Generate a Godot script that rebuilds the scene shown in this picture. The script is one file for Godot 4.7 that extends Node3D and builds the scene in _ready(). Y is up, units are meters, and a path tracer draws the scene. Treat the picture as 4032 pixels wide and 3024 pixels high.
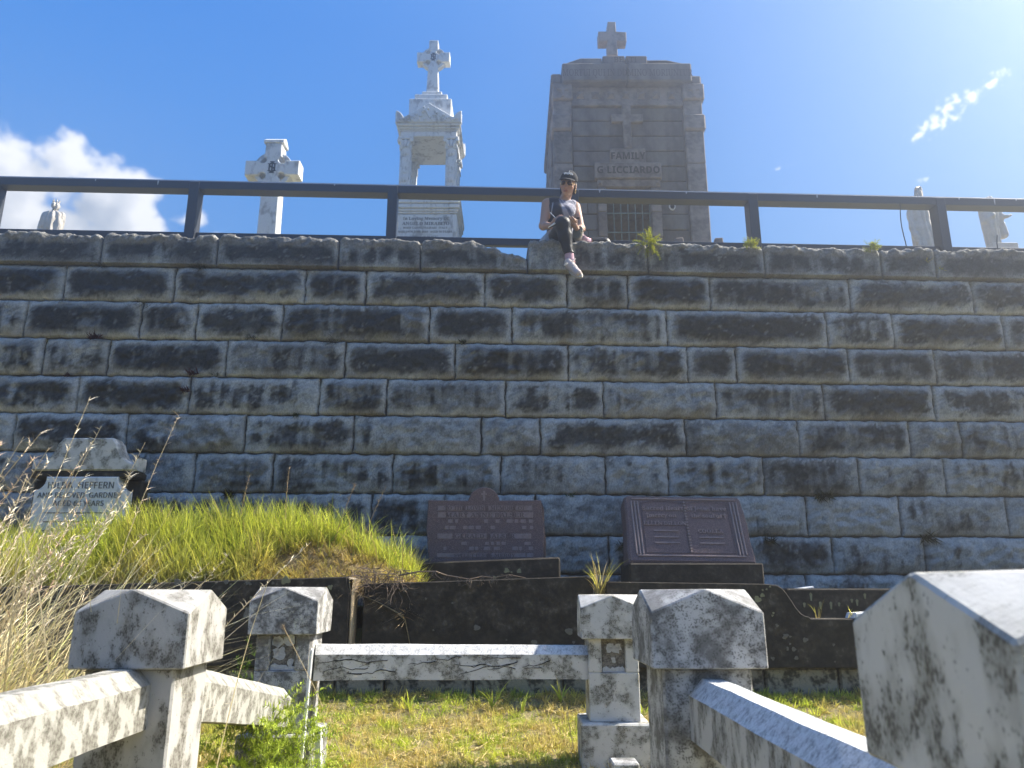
extends Node3D

# Metres, y up. The eye stands at (0, 0.85, 0) and looks towards -z; P(x, y, d) is a point d metres ahead of it.
var M := {}
var rng := RandomNumberGenerator.new()
var n_big := FastNoiseLite.new()
var n_mid := FastNoiseLite.new()
var n_fine := FastNoiseLite.new()
var n_rock := FastNoiseLite.new()
const SUN := Vector3(1.0, 1.05, -0.31)
const WALL_D := 6.9
const WALL_K := 0.0437   # the wall recedes to the right by this much per metre


func P(x: float, y: float, d: float) -> Vector3:
	return Vector3(x, y, -d)


func noise(seed_: int, freq: float, oct := 4) -> FastNoiseLite:
	var n := FastNoiseLite.new()
	n.noise_type = FastNoiseLite.TYPE_SIMPLEX_SMOOTH
	n.seed = seed_
	n.frequency = freq
	n.fractal_type = FastNoiseLite.FRACTAL_FBM
	n.fractal_octaves = oct
	return n


# ---------------------------------------------------------------- naming
func thing(called: String, label: String, category: String, at := Vector3.ZERO, group := "") -> Node3D:
	var o := Node3D.new()
	o.name = called
	add_child(o, true)
	o.position = at
	tag(o, label, category, group)
	return o


func tag(o: Node, label: String, category: String, group := "") -> Node:
	o.set_meta("label", label)
	o.set_meta("category", category)
	if group:
		o.set_meta("group", group)
	return o


func part(called: String, mesh: Mesh, m: Material, parent: Node3D) -> MeshInstance3D:
	var o := MeshInstance3D.new()
	o.name = called
	o.mesh = mesh
	o.material_override = m
	parent.add_child(o, true)
	return o


func kind(o: Node, k: String) -> Node:
	o.set_meta("kind", k)
	return o


# ---------------------------------------------------------------- mesh building
func begin(smooth := false) -> SurfaceTool:
	var st := SurfaceTool.new()
	st.begin(Mesh.PRIMITIVE_TRIANGLES)
	st.set_smooth_group(0 if smooth else -1)
	st.set_color(Color.WHITE)
	return st


func done(st: SurfaceTool) -> ArrayMesh:
	st.generate_normals()
	return st.commit()


func tri(st: SurfaceTool, a: Vector3, b: Vector3, c: Vector3, away: Vector3) -> void:
	if (c - a).cross(b - a).dot(a + b + c - away * 3.0) < 0.0:
		var k := b
		b = c
		c = k
	st.add_vertex(a)
	st.add_vertex(b)
	st.add_vertex(c)


func fan(st: SurfaceTool, p: Array, away: Vector3) -> void:
	for i in range(1, p.size() - 1):
		tri(st, p[0], p[i], p[i + 1], away)


# a box with chamfered edges; ctr in the parent's space
func cbox(st: SurfaceTool, ctr: Vector3, size: Vector3, bev := 0.006, b := Basis()) -> void:
	var h := size * 0.5
	bev = minf(bev, minf(h.x, minf(h.y, h.z)) * 0.45)
	var v := {}
	for sx in [-1, 1]:
		for sy in [-1, 1]:
			for sz in [-1, 1]:
				var s := Vector3(sx, sy, sz)
				for k in 3:
					var q := h - Vector3(bev, bev, bev)
					q[k] = h[k]
					v[[sx, sy, sz, k]] = ctr + b * (q * s)
	for k in 3:
		var i := (k + 1) % 3
		var j := (k + 2) % 3
		for s in [-1, 1]:
			var ring := []
			for c in [[-1, -1], [1, -1], [1, 1], [-1, 1]]:
				var key := [0, 0, 0, k]
				key[k] = s
				key[i] = c[0]
				key[j] = c[1]
				ring.append(v[key])
			fan(st, ring, ctr)
			for t in [-1, 1]:
				var e := []
				for c in [[-1, i], [-1, j], [1, j], [1, i]]:
					var key := [0, 0, 0, c[1]]
					key[i] = s
					key[j] = t
					key[k] = c[0]
					e.append(v[key])
				fan(st, e, ctr)
	for sx in [-1, 1]:
		for sy in [-1, 1]:
			for sz in [-1, 1]:
				tri(st, v[[sx, sy, sz, 0]], v[[sx, sy, sz, 1]], v[[sx, sy, sz, 2]], ctr)


# any convex solid with its edges chamfered: corners, and faces as lists of corner numbers
func solid(st: SurfaceTool, v: Array, faces: Array, bev: float, only := []) -> void:
	var mid := Vector3.ZERO
	for p in v:
		mid += p / v.size()
	var put := {}
	var edges := {}
	for f in faces.size():
		var ring: Array = faces[f]
		var n := ring.size()
		var q := []
		for i in n:
			var p: Vector3 = v[ring[i]]
			var a: Vector3 = (v[ring[(i + 1) % n]] - p).normalized()
			var b: Vector3 = (v[ring[(i + n - 1) % n]] - p).normalized()
			var s := maxf(a.cross(b).length(), 0.35)
			put[[f, ring[i]]] = p + (a + b) * bev / s
			q.append(put[[f, ring[i]]])
			var e := [mini(ring[i], ring[(i + 1) % n]), maxi(ring[i], ring[(i + 1) % n])]
			if not edges.has(e):
				edges[e] = []
			edges[e].append(f)
		if only.is_empty() or only.has(f):
			fan(st, q, mid)
	for e in edges:
		var fs: Array = edges[e]
		if fs.size() == 2 and (only.is_empty() or only.has(fs[0])):
			fan(st, [put[[fs[0], e[0]]], put[[fs[0], e[1]]], put[[fs[1], e[1]]], put[[fs[1], e[0]]]], mid)
	for k in v.size():
		var around := []
		var use := only.is_empty()
		for f in faces.size():
			if put.has([f, k]):
				around.append(put[[f, k]])
				use = use or only.has(f)
		if not use:
			continue
		var ax: Vector3 = (v[k] - mid).normalized()
		var u := ax.cross(Vector3(0.31, 0.77, 0.55)).normalized()
		var w := ax.cross(u)
		around.sort_custom(func(a, b): return atan2((a - v[k]).dot(w), (a - v[k]).dot(u)) < atan2((b - v[k]).dot(w), (b - v[k]).dot(u)))
		fan(st, around, mid)


func box_mesh(size: Vector3, bev := 0.006, at := Vector3.ZERO) -> ArrayMesh:
	var st := begin()
	cbox(st, at, size, bev)
	return done(st)


# extrudes a polygon (x, y) from z0 to z1 with a chamfer round the front (z1) edge
func ext(st: SurfaceTool, poly: PackedVector2Array, z0: float, z1: float, xf := Transform3D(), bev := 0.0) -> void:
	if Geometry2D.is_polygon_clockwise(poly):
		poly.reverse()
	var n := poly.size()
	var inner := PackedVector2Array()
	for i in n:
		var a := (poly[i] - poly[(i + n - 1) % n]).normalized()
		var c := (poly[(i + 1) % n] - poly[i]).normalized()
		var m := Vector2(-a.y - c.y, a.x + c.x)
		var l := maxf(m.length(), 0.3)
		inner.append(poly[i] + m / l * bev * minf(2.0 / l, 1.6))
	var idx := Geometry2D.triangulate_polygon(inner)
	for k in range(0, idx.size(), 3):
		for f in [[z1, inner, 1.0], [z0, poly, -1.0]]:
			var q: Array[Vector3] = []
			for m in 3:
				var w: Vector2 = f[1][idx[k + m]]
				q.append(xf * Vector3(w.x, w.y, f[0]))
			tri(st, q[0], q[1], q[2], (q[0] + q[1] + q[2]) / 3.0 - xf.basis.z * f[2])
	for i in n:
		var j := (i + 1) % n
		var out := Vector2(poly[j].y - poly[i].y, poly[i].x - poly[j].x).normalized()
		var mid := (poly[i] + poly[j]) * 0.5 - out
		var away := xf * Vector3(mid.x, mid.y, (z0 + z1) * 0.5)
		var zb := z1 - bev
		fan(st, [xf * Vector3(poly[i].x, poly[i].y, z0), xf * Vector3(poly[j].x, poly[j].y, z0), xf * Vector3(poly[j].x, poly[j].y, zb), xf * Vector3(poly[i].x, poly[i].y, zb)], away)
		if bev > 0.0:
			fan(st, [xf * Vector3(poly[i].x, poly[i].y, zb), xf * Vector3(poly[j].x, poly[j].y, zb), xf * Vector3(inner[j].x, inner[j].y, z1), xf * Vector3(inner[i].x, inner[i].y, z1)], away - xf.basis.z)


func ext_mesh(poly: PackedVector2Array, z0: float, z1: float, bev := 0.0) -> ArrayMesh:
	var st := begin()
	ext(st, poly, z0, z1, Transform3D(), bev)
	return done(st)


func rect(x0: float, y0: float, x1: float, y1: float) -> PackedVector2Array:
	return PackedVector2Array([Vector2(x0, y0), Vector2(x1, y0), Vector2(x1, y1), Vector2(x0, y1)])


func arc(c: Vector2, r: float, a0: float, a1: float, n: int) -> PackedVector2Array:
	var p := PackedVector2Array()
	for i in n + 1:
		var a := deg_to_rad(lerpf(a0, a1, float(i) / n))
		p.append(c + Vector2(cos(a), sin(a)) * r)
	return p


func tube(st: SurfaceTool, pts: Array, r0: float, r1: float, sides := 6) -> void:
	var n := pts.size()
	var last := []
	for i in n:
		var p: Vector3 = pts[i]
		var t: Vector3 = (pts[mini(i + 1, n - 1)] - pts[maxi(i - 1, 0)]).normalized()
		var u := t.cross(Vector3.UP if absf(t.y) < 0.9 else Vector3.RIGHT).normalized()
		var w := t.cross(u)
		var r := lerpf(r0, r1, float(i) / (n - 1))
		var ring := []
		for k in sides:
			var a := TAU * k / sides
			ring.append(p + (u * cos(a) + w * sin(a)) * r)
		if i > 0:
			var mid: Vector3 = (p + pts[i - 1]) * 0.5
			for k in sides:
				fan(st, [last[k], last[(k + 1) % sides], ring[(k + 1) % sides], ring[k]], mid)
		else:
			fan(st, ring, p + t)
		if i == n - 1:
			fan(st, ring, p - t)
		last = ring


func words(parent: Node3D, called: String, s: String, h: float, at: Vector3, m: Material, font := "Droid Serif", b := Basis(), depth := 0.006, bold := false) -> MeshInstance3D:
	var t := TextMesh.new()
	var f := SystemFont.new()
	f.font_names = PackedStringArray([font])
	if bold:
		f.font_weight = 700
	t.font = f
	t.text = s
	t.font_size = 48
	t.pixel_size = h / 34.0
	t.depth = depth
	t.curve_step = 3.0
	var o := part(called, t, m, parent)
	o.transform = Transform3D(b, at)
	return o


# ---------------------------------------------------------------- implicit surfaces, meshed as surface nets
func smin(a: float, b: float, k: float) -> float:
	var h := maxf(k - absf(a - b), 0.0) / k
	return minf(a, b) - h * h * k * 0.25


func limb(p: Vector3, a: Vector3, b: Vector3, ra: float, rb: float) -> float:
	var ab := b - a
	var h := clampf((p - a).dot(ab) / ab.length_squared(), 0.0, 1.0)
	return (p - a - ab * h).length() - lerpf(ra, rb, h)


func ball(p: Vector3, c: Vector3, r: Vector3) -> float:
	var q := (p - c) / r
	var k := q.length()
	return k * (k - 1.0) / maxf((q / r).length(), 1e-6)


func net(lo: Vector3, hi: Vector3, cell: float, f: Callable, paint = null, into = null) -> ArrayMesh:
	var nx := int((hi.x - lo.x) / cell) + 2
	var ny := int((hi.y - lo.y) / cell) + 2
	var nz := int((hi.z - lo.z) / cell) + 2
	var g := PackedFloat32Array()
	g.resize(nx * ny * nz)
	g.fill(1.0)
	var sx := ny * nz
	var live := []
	for bx in range(0, nx, 4):
		for by in range(0, ny, 4):
			for bz in range(0, nz, 4):
				var c := lo + Vector3(bx + 1.5, by + 1.5, bz + 1.5) * cell
				var d: float = f.call(c)
				var near := absf(d) < cell * 6.0
				for x in range(bx, mini(bx + 4, nx)):
					for y in range(by, mini(by + 4, ny)):
						for z in range(bz, mini(bz + 4, nz)):
							g[x * sx + y * nz + z] = f.call(lo + Vector3(x, y, z) * cell) if near else d
	var v := PackedVector3Array()
	var n := PackedVector3Array()
	var col := PackedColorArray()
	var at := PackedInt32Array()
	at.resize(nx * ny * nz)
	at.fill(-1)
	var e := cell * 0.3
	for x in nx - 1:
		for y in ny - 1:
			for z in nz - 1:
				var i := x * sx + y * nz + z
				var inside := 0
				for o in [i, i + 1, i + nz, i + nz + 1, i + sx, i + sx + 1, i + sx + nz, i + sx + nz + 1]:
					if g[o] < 0.0:
						inside += 1
				if inside == 0 or inside == 8:
					continue
				var sum := Vector3.ZERO
				var cnt := 0
				for dx in 2:
					for dy in 2:
						for dz in 2:
							var a := i + dx * sx + dy * nz + dz
							for k in 3:
								if [dx, dy, dz][k] == 1:
									continue
								var b2: int = a + [sx, nz, 1][k]
								if (g[a] < 0.0) != (g[b2] < 0.0):
									var q := Vector3(dx, dy, dz)
									q[k] += g[a] / (g[a] - g[b2])
									sum += q
									cnt += 1
				var p := lo + (Vector3(x, y, z) + sum / cnt) * cell
				at[i] = v.size()
				v.append(p)
				var f0: float = f.call(p)
				n.append(Vector3(f.call(p + Vector3(e, 0, 0)) - f0, f.call(p + Vector3(0, e, 0)) - f0, f.call(p + Vector3(0, 0, e)) - f0).normalized())
				col.append(paint.call(p, n[-1]) if paint != null else Color.WHITE)
	var idx := PackedInt32Array()
	for x in range(1, nx - 1):
		for y in range(1, ny - 1):
			for z in range(1, nz - 1):
				var i := x * sx + y * nz + z
				for k in 3:
					var st: int = [sx, nz, 1][k]
					if (g[i] < 0.0) == (g[i + st] < 0.0):
						continue
					var u: int = [nz, 1, sx][k]
					var w: int = [1, sx, nz][k]
					var q := [at[i], at[i - u], at[i - u - w], at[i - w]]
					if q.min() < 0:
						continue
					if (v[q[2]] - v[q[0]]).cross(v[q[1]] - v[q[0]]).dot(n[q[0]] + n[q[1]] + n[q[2]]) < 0.0:
						q.reverse()
					idx.append_array([q[0], q[1], q[2], q[0], q[2], q[3]])
	var arr := []
	arr.resize(Mesh.ARRAY_MAX)
	arr[Mesh.ARRAY_VERTEX] = v
	arr[Mesh.ARRAY_NORMAL] = n
	arr[Mesh.ARRAY_COLOR] = col
	arr[Mesh.ARRAY_INDEX] = idx
	var mesh: ArrayMesh = ArrayMesh.new() if into == null else into
	mesh.add_surface_from_arrays(Mesh.PRIMITIVE_TRIANGLES, arr)
	return mesh


# ---------------------------------------------------------------- textures and materials
func bytes(seed_: int, freq: float, oct: int, size: int, kind_ := FastNoiseLite.TYPE_SIMPLEX_SMOOTH) -> PackedByteArray:
	var n := noise(seed_, freq, oct)
	n.noise_type = kind_
	var im := n.get_seamless_image(size, size, false, false, 0.15, true)
	im.convert(Image.FORMAT_L8)
	return im.get_data()


# f(three noises, x, y) -> linear colour
func tex(size: int, seed_: int, freqs: Array, f: Callable, bump := false) -> ImageTexture:
	var a := bytes(seed_, freqs[0], 4, size)
	var b := bytes(seed_ + 1, freqs[1], 4, size)
	var c := bytes(seed_ + 2, freqs[2], 3, size, FastNoiseLite.TYPE_CELLULAR if freqs.size() > 3 else FastNoiseLite.TYPE_SIMPLEX_SMOOTH)
	var out := PackedByteArray()
	out.resize(size * size * 3)
	for i in size * size:
		var k: Color = f.call(a[i] / 255.0, b[i] / 255.0, c[i] / 255.0)
		if not bump:
			k = k.linear_to_srgb()
		out[i * 3] = clampi(int(k.r * 255.0), 0, 255)
		out[i * 3 + 1] = clampi(int(k.g * 255.0), 0, 255)
		out[i * 3 + 2] = clampi(int(k.b * 255.0), 0, 255)
	return ImageTexture.create_from_image(Image.create_from_data(size, size, false, Image.FORMAT_RGB8, out))


func grey(v: float) -> Color:
	return Color(v, v, v)


func mat(called: String, base: Color, t: Texture2D = null, scale := Vector3.ONE, rough := 0.9, bump: Texture2D = null, cm := 0.2, world := false) -> StandardMaterial3D:
	var m := StandardMaterial3D.new()
	m.resource_name = called
	m.albedo_color = base.linear_to_srgb()
	m.roughness = rough
	m.metallic_specular = 0.35
	m.vertex_color_use_as_albedo = true
	m.uv1_triplanar = true
	m.uv1_world_triplanar = world
	m.uv1_scale = scale
	m.albedo_texture = t
	if bump:
		m.heightmap_enabled = true
		m.heightmap_texture = bump
		m.heightmap_scale = cm
	M[called] = m
	return m


func make_materials() -> void:
	var ss := func(a: float, b: float, x: float) -> float: return smoothstep(a, b, x)
	var grain := tex(512, 5, [0.02, 0.09, 0.3], func(a, b, c): return grey(a * 0.3 + b * 0.4 + c * 0.3), true)
	var speck := tex(512, 25, [0.015, 0.07, 0.3], func(a, b, c): return grey(0.62 + 0.34 * a + 0.28 * b + 0.2 * (c - 0.5)))
	var pits := tex(512, 15, [0.012, 0.05, 0.16], func(a, b, c): return grey(clampf(a * 0.5 + b * 0.35 + c * 0.25, 0.0, 1.0)), true)
	# white marble gone grey under lichen and soot
	var lichen := tex(1024, 31, [0.004, 0.020, 0.075], func(a, b, c):
		var foul: float = ss.call(0.30, 0.70, a)
		var dirt: float = ss.call(0.66 - 0.34 * foul, 0.86 - 0.28 * foul, b * 0.55 + c * 0.45)
		var k: Color = Color(0.50, 0.49, 0.465).lerp(Color(0.33, 0.322, 0.295), foul).lerp(Color(0.20, 0.19, 0.165), dirt * 0.85)
		var spot: float = ss.call(0.74 - 0.20 * foul, 0.84 - 0.20 * foul, b * 0.45 + c * 0.55)
		return k.lerp(Color(0.085, 0.078, 0.063), spot * 0.8))
	var lichen_dark := tex(1024, 61, [0.0035, 0.016, 0.075], func(a, b, c):
		var dirt: float = ss.call(0.34, 0.70, a * 0.62 + b * 0.26 + c * 0.16)
		var k: Color = Color(0.52, 0.52, 0.515).lerp(Color(0.17, 0.166, 0.158), dirt)
		var spot: float = ss.call(0.52, 0.72, b * 0.35 + c * 0.65)
		return k.lerp(Color(0.07, 0.068, 0.06), spot * 0.75) * (0.9 + 0.2 * c))
	mat("marble", Color.WHITE, lichen_dark, Vector3(1.7, 1.7, 1.7), 0.75, grain, 0.12)
	mat("marble_near", Color(0.84, 0.84, 0.84), lichen, Vector3(2.4, 1.5, 2.4), 0.75, grain, 0.1)
	mat("marble_pale", Color(1.25, 1.24, 1.2), lichen, Vector3(2.0, 1.3, 2.0), 0.75, grain, 0.1)
	mat("marble_dark", Color.WHITE, lichen_dark, Vector3(2.3, 2.3, 2.3), 0.8, grain, 0.15)
	mat("marble_grey", Color(0.8, 0.8, 0.775), lichen, Vector3(4.2, 3.0, 4.2), 0.8, grain, 0.15)
	mat("marble_streaked", Color.WHITE, lichen, Vector3(2.6, 1.3, 2.6), 0.8, grain, 0.15)
	mat("marble_cracked", Color(1.2, 1.2, 1.2), lichen, Vector3(1.9, 1.9, 1.9), 0.8, grain, 0.15)
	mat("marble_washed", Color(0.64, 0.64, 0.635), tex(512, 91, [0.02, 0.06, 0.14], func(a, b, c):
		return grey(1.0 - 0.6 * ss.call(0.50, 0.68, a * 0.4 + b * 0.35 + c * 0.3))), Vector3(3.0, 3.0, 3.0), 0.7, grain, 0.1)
	var vein := tex(512, 81, [0.008, 0.03, 0.12], func(a, b, c):
		var v: float = ss.call(0.5, 0.8, a * 0.6 + b * 0.4)
		return Color(0.72, 0.73, 0.73).lerp(Color(0.42, 0.42, 0.42), v) * (0.92 + 0.12 * c))
	mat("monument", Color.WHITE, vein, Vector3(0.9, 0.5, 0.9), 0.7, grain, 0.1)
	mat("statue", Color(0.50, 0.465, 0.41), speck, Vector3(1.2, 1.2, 1.2), 0.7, grain, 0.1)
	# sandstone of the big wall: the vertex colour carries the weathering, this the grain
	var sand := tex(1024, 101, [0.010, 0.045, 0.2], func(a, b, c):
		var k: float = 0.42 + 0.68 * ss.call(0.28, 0.72, a * 0.2 + b * 0.4 + c * 0.45)
		var s: float = ss.call(0.62, 0.72, b * 0.5 + c * 0.5)
		return Color(k * 0.98, k, k * 1.0).lerp(Color(1.6, 1.6, 1.55), s * 0.12))
	mat("sandstone", Color(1.0, 1.0, 1.0), sand, Vector3(1.1, 0.75, 1.1), 0.95, pits, 1.1)
	mat("joint", Color(0.15, 0.15, 0.14), sand, Vector3(3, 3, 3), 0.95, pits, 0.8)
	# nearly black slabs with pale lichen rings
	var slab := tex(1024, 121, [0.008, 0.03, 0.018, 1], func(a, b, c):
		var k: Color = Color(0.032, 0.029, 0.025).lerp(Color(0.085, 0.072, 0.058), ss.call(0.30, 0.85, a * 0.6 + b * 0.4))
		var l: float = ss.call(0.72, 0.80, a * 0.45 + b * 0.62)
		k = k.lerp(Color(0.15, 0.145, 0.125), l * 0.4)
		return k)
	mat("dark_slab", Color.WHITE, slab, Vector3(0.8, 0.8, 0.8), 0.9, grain, 0.2)
	mat("spots", Color(0.17, 0.165, 0.145), speck, Vector3(6, 6, 6), 0.95)
	mat("spots_yellow", Color(0.26, 0.26, 0.16), speck, Vector3(6, 6, 6), 0.95)
	mat("plinth", Color(1.0, 0.95, 0.84), tex(512, 141, [0.01, 0.04, 0.15], func(a, b, c):
		return Color(0.30, 0.29, 0.25).lerp(Color(0.06, 0.058, 0.05), ss.call(0.35, 0.7, a * 0.6 + b * 0.5 - 0.05)) * (0.85 + 0.3 * c)), Vector3(1.3, 1.3, 1.3), 0.95, pits, 0.4)
	mat("granite", Color(1.0, 0.97, 1.0), tex(512, 161, [0.05, 0.16, 0.33], func(a, b, c):
		var k: Color = Color(0.19, 0.135, 0.132).lerp(Color(0.28, 0.205, 0.195), ss.call(0.45, 0.62, b))
		k = k.lerp(Color(0.07, 0.06, 0.06), ss.call(0.54, 0.66, c))
		return k.lerp(Color(0.38, 0.30, 0.285), ss.call(0.66, 0.74, b) * 0.6) * (0.8 + 0.4 * a)), Vector3(1.5, 1.5, 1.5), 0.85, grain, 0.15)
	mat("granite_pale", Color(0.31, 0.245, 0.24), speck, Vector3(4, 4, 4), 0.8)
	mat("granite_rough", Color(0.85, 0.8, 0.72), M.granite.albedo_texture, Vector3(2.5, 2.5, 2.5), 0.95, pits, 1.0)
	mat("mausoleum", Color.WHITE, tex(512, 181, [0.007, 0.03, 0.15], func(a, b, c):
		return Color(0.205, 0.182, 0.168).lerp(Color(0.088, 0.081, 0.077), ss.call(0.30, 0.85, a * 0.75 + b * 0.28)) * (0.9 + 0.2 * c)), Vector3(0.5, 0.22, 0.5), 0.95, pits, 0.5)
	mat("brown_stone", Color(1.5, 1.40, 1.33), M.mausoleum.albedo_texture, Vector3(0.8, 0.8, 0.8), 0.95, pits, 0.4)
	mat("engraved", Color(0.045, 0.036, 0.032), null, Vector3.ONE, 0.95)
	mat("letter_grey", Color(0.11, 0.115, 0.12), null, Vector3.ONE, 0.9)
	mat("letter_pale", Color(0.35, 0.275, 0.27), speck, Vector3(4, 4, 4), 0.9)
	mat("letter_dim", Color(0.15, 0.11, 0.11), null, Vector3.ONE, 0.9)
	mat("fence_paint", Color(0.062, 0.067, 0.078), speck, Vector3(8, 8, 8), 0.33)
	mat("bars", Color(0.17, 0.235, 0.22), speck, Vector3(6, 6, 6), 0.7)
	mat("dark", Color(0.012, 0.012, 0.013), null, Vector3.ONE, 0.9)
	mat("gap", Color(0.02, 0.019, 0.018), null, Vector3.ONE, 1.0)
	mat("mortar", Color(1, 1, 1), tex(256, 201, [0.02, 0.06, 0.2], func(a, b, c):
		return Color(0.26, 0.235, 0.20).lerp(Color(0.13, 0.115, 0.095), ss.call(0.4, 0.6, a * 0.5 + b * 0.5)) * (0.85 + 0.3 * c)), Vector3(5, 5, 5), 0.95, pits, 0.7)
	mat("buff", Color(0.50, 0.40, 0.27), speck, Vector3(5, 5, 5), 0.95, pits, 0.6)
	mat("plaster", Color(0.58, 0.59, 0.60), speck, Vector3(9, 9, 9), 0.9, pits, 0.5)
	mat("earth", Color.WHITE, tex(1024, 221, [0.01, 0.05, 0.25], func(a, b, c):
		var k: Color = Color(0.16, 0.135, 0.07).lerp(Color(0.42, 0.34, 0.18), ss.call(0.4, 0.7, b * 0.5 + c * 0.5))
		return k.lerp(Color(0.16, 0.20, 0.05), ss.call(0.45, 0.65, a * 0.6 + b * 0.4) * 0.7)), Vector3(0.9, 0.9, 0.9), 1.0, pits, 1.5, true)
	mat("thatch", Color(0.42, 0.33, 0.17), speck, Vector3(7, 7, 7), 1.0, pits, 2.0)
	for q in [["blade", Color(1.0, 1.0, 0.85)], ["straw", Color(0.6, 0.57, 0.5)], ["fern", Color(0.8, 0.8, 0.7)]]:
		var m := mat(q[0], Color.WHITE, null, Vector3.ONE, 0.6)
		m.backlight_enabled = true
		m.backlight = q[1]
		m.cull_mode = BaseMaterial3D.CULL_DISABLED
	mat("twig", Color(0.16, 0.125, 0.10), speck, Vector3(20, 20, 20), 0.95)
	mat("moss", Color.WHITE, null, Vector3.ONE, 1.0)
	mat("skin", Color.WHITE, null, Vector3.ONE, 0.55)
	M.skin.subsurf_scatter_enabled = true
	M.skin.subsurf_scatter_strength = 0.08
	var weave := tex(256, 241, [0.05, 0.2, 0.4], func(a, b, c): return grey(0.75 + 0.3 * b + 0.1 * c))
	mat("cloth", Color.WHITE, weave, Vector3(6, 6, 6), 0.9)
	M.cloth.rim_enabled = true
	M.cloth.rim = 0.3
	mat("leggings", Color(0.016, 0.017, 0.02), weave, Vector3(6, 6, 6), 0.5)
	mat("sock", Color(0.58, 0.37, 0.43), weave, Vector3(14, 14, 14), 0.95)
	mat("shoe", Color.WHITE, weave, Vector3(10, 10, 10), 0.8)
	mat("cap_cloth", Color(0.018, 0.018, 0.020), weave, Vector3(9, 9, 9), 0.85)
	mat("thread", Color(0.75, 0.77, 0.8), null, Vector3.ONE, 0.8)
	mat("hair", Color(0.022, 0.016, 0.012), null, Vector3.ONE, 0.5)
	mat("lens", Color(0.055, 0.028, 0.022), null, Vector3.ONE, 0.08)
	mat("gold", Color(0.75, 0.55, 0.25), null, Vector3.ONE, 0.3)
	M.gold.metallic = 1.0
	mat("paper", Color(0.75, 0.74, 0.68), null, Vector3.ONE, 0.85)
	mat("cover", Color(0.035, 0.025, 0.026), null, Vector3.ONE, 0.6)
	mat("steel", Color(0.6, 0.62, 0.65), null, Vector3.ONE, 0.3)
	mat("wire", Color(0.05, 0.05, 0.05), null, Vector3.ONE, 0.6)


# ---------------------------------------------------------------- sky
# [azimuth right of ahead, elevation, half width, half height] of the heaps that make up each cumulus, in degrees
const HEAPS := [[-36.6, 25.2, 5.2, 3.0], [-33.2, 26.0, 3.4, 2.6], [-30.6, 25.4, 3.0, 2.9], [-28.6, 25.0, 1.8, 2.4], [-34.0, 22.0, 6.0, 2.6], [-27.0, 22.4, 4.6, 2.2], [-23.6, 23.0, 2.8, 1.3], [-26.5, 20.9, 4.5, 2.6], [-23.6, 20.7, 3.4, 1.9], [-24.6, 24.7, 1.7, 1.0], [-42.0, 22.5, 6.0, 5.0], [-49.0, 19.5, 7.0, 4.5], [-57.0, 14.0, 8.0, 5.0], [-95.0, 20.0, 9.0, 4.5], [-110.0, 15.0, 10.0, 5.5], [-140.0, 24.0, 8.0, 4.0], [150.0, 18.0, 10.0, 5.0], [126.0, 25.0, 7.0, 3.5], [100.0, 16.0, 9.0, 4.0], [-22.0, 8.0, 9.0, 3.0], [24.0, 7.0, 10.0, 3.0]]
const WISPS := [[31.1, 28.9, 0.8, 0.35], [32.1, 29.3, 0.9, 0.5], [33.0, 29.9, 0.8, 0.7], [33.6, 30.25, 0.9, 0.5], [34.6, 30.3, 0.8, 0.3], [35.6, 30.65, 0.7, 0.25], [36.2, 30.95, 0.5, 0.3], [21.4, 28.75, 0.32, 0.10], [22.4, 28.85, 0.28, 0.10], [30.9, 26.1, 0.36, 0.14], [60.0, 33.0, 3.0, 0.6], [-75.0, 38.0, 3.0, 0.6]]


func heap(az: float, el: float, nb: FastNoiseLite) -> float:
	var d := -1.0
	for h in HEAPS:
		var q := Vector2((az - h[0]) / h[2], (el - h[1]) / h[3])
		if absf(q.x) < 1.6 and absf(q.y) < 1.6:
			d = maxf(d, 1.0 - q.length())
	if d < -0.7:
		return -1.0
	return d + nb.get_noise_2d(az, el * 1.25) * 1.05


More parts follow.
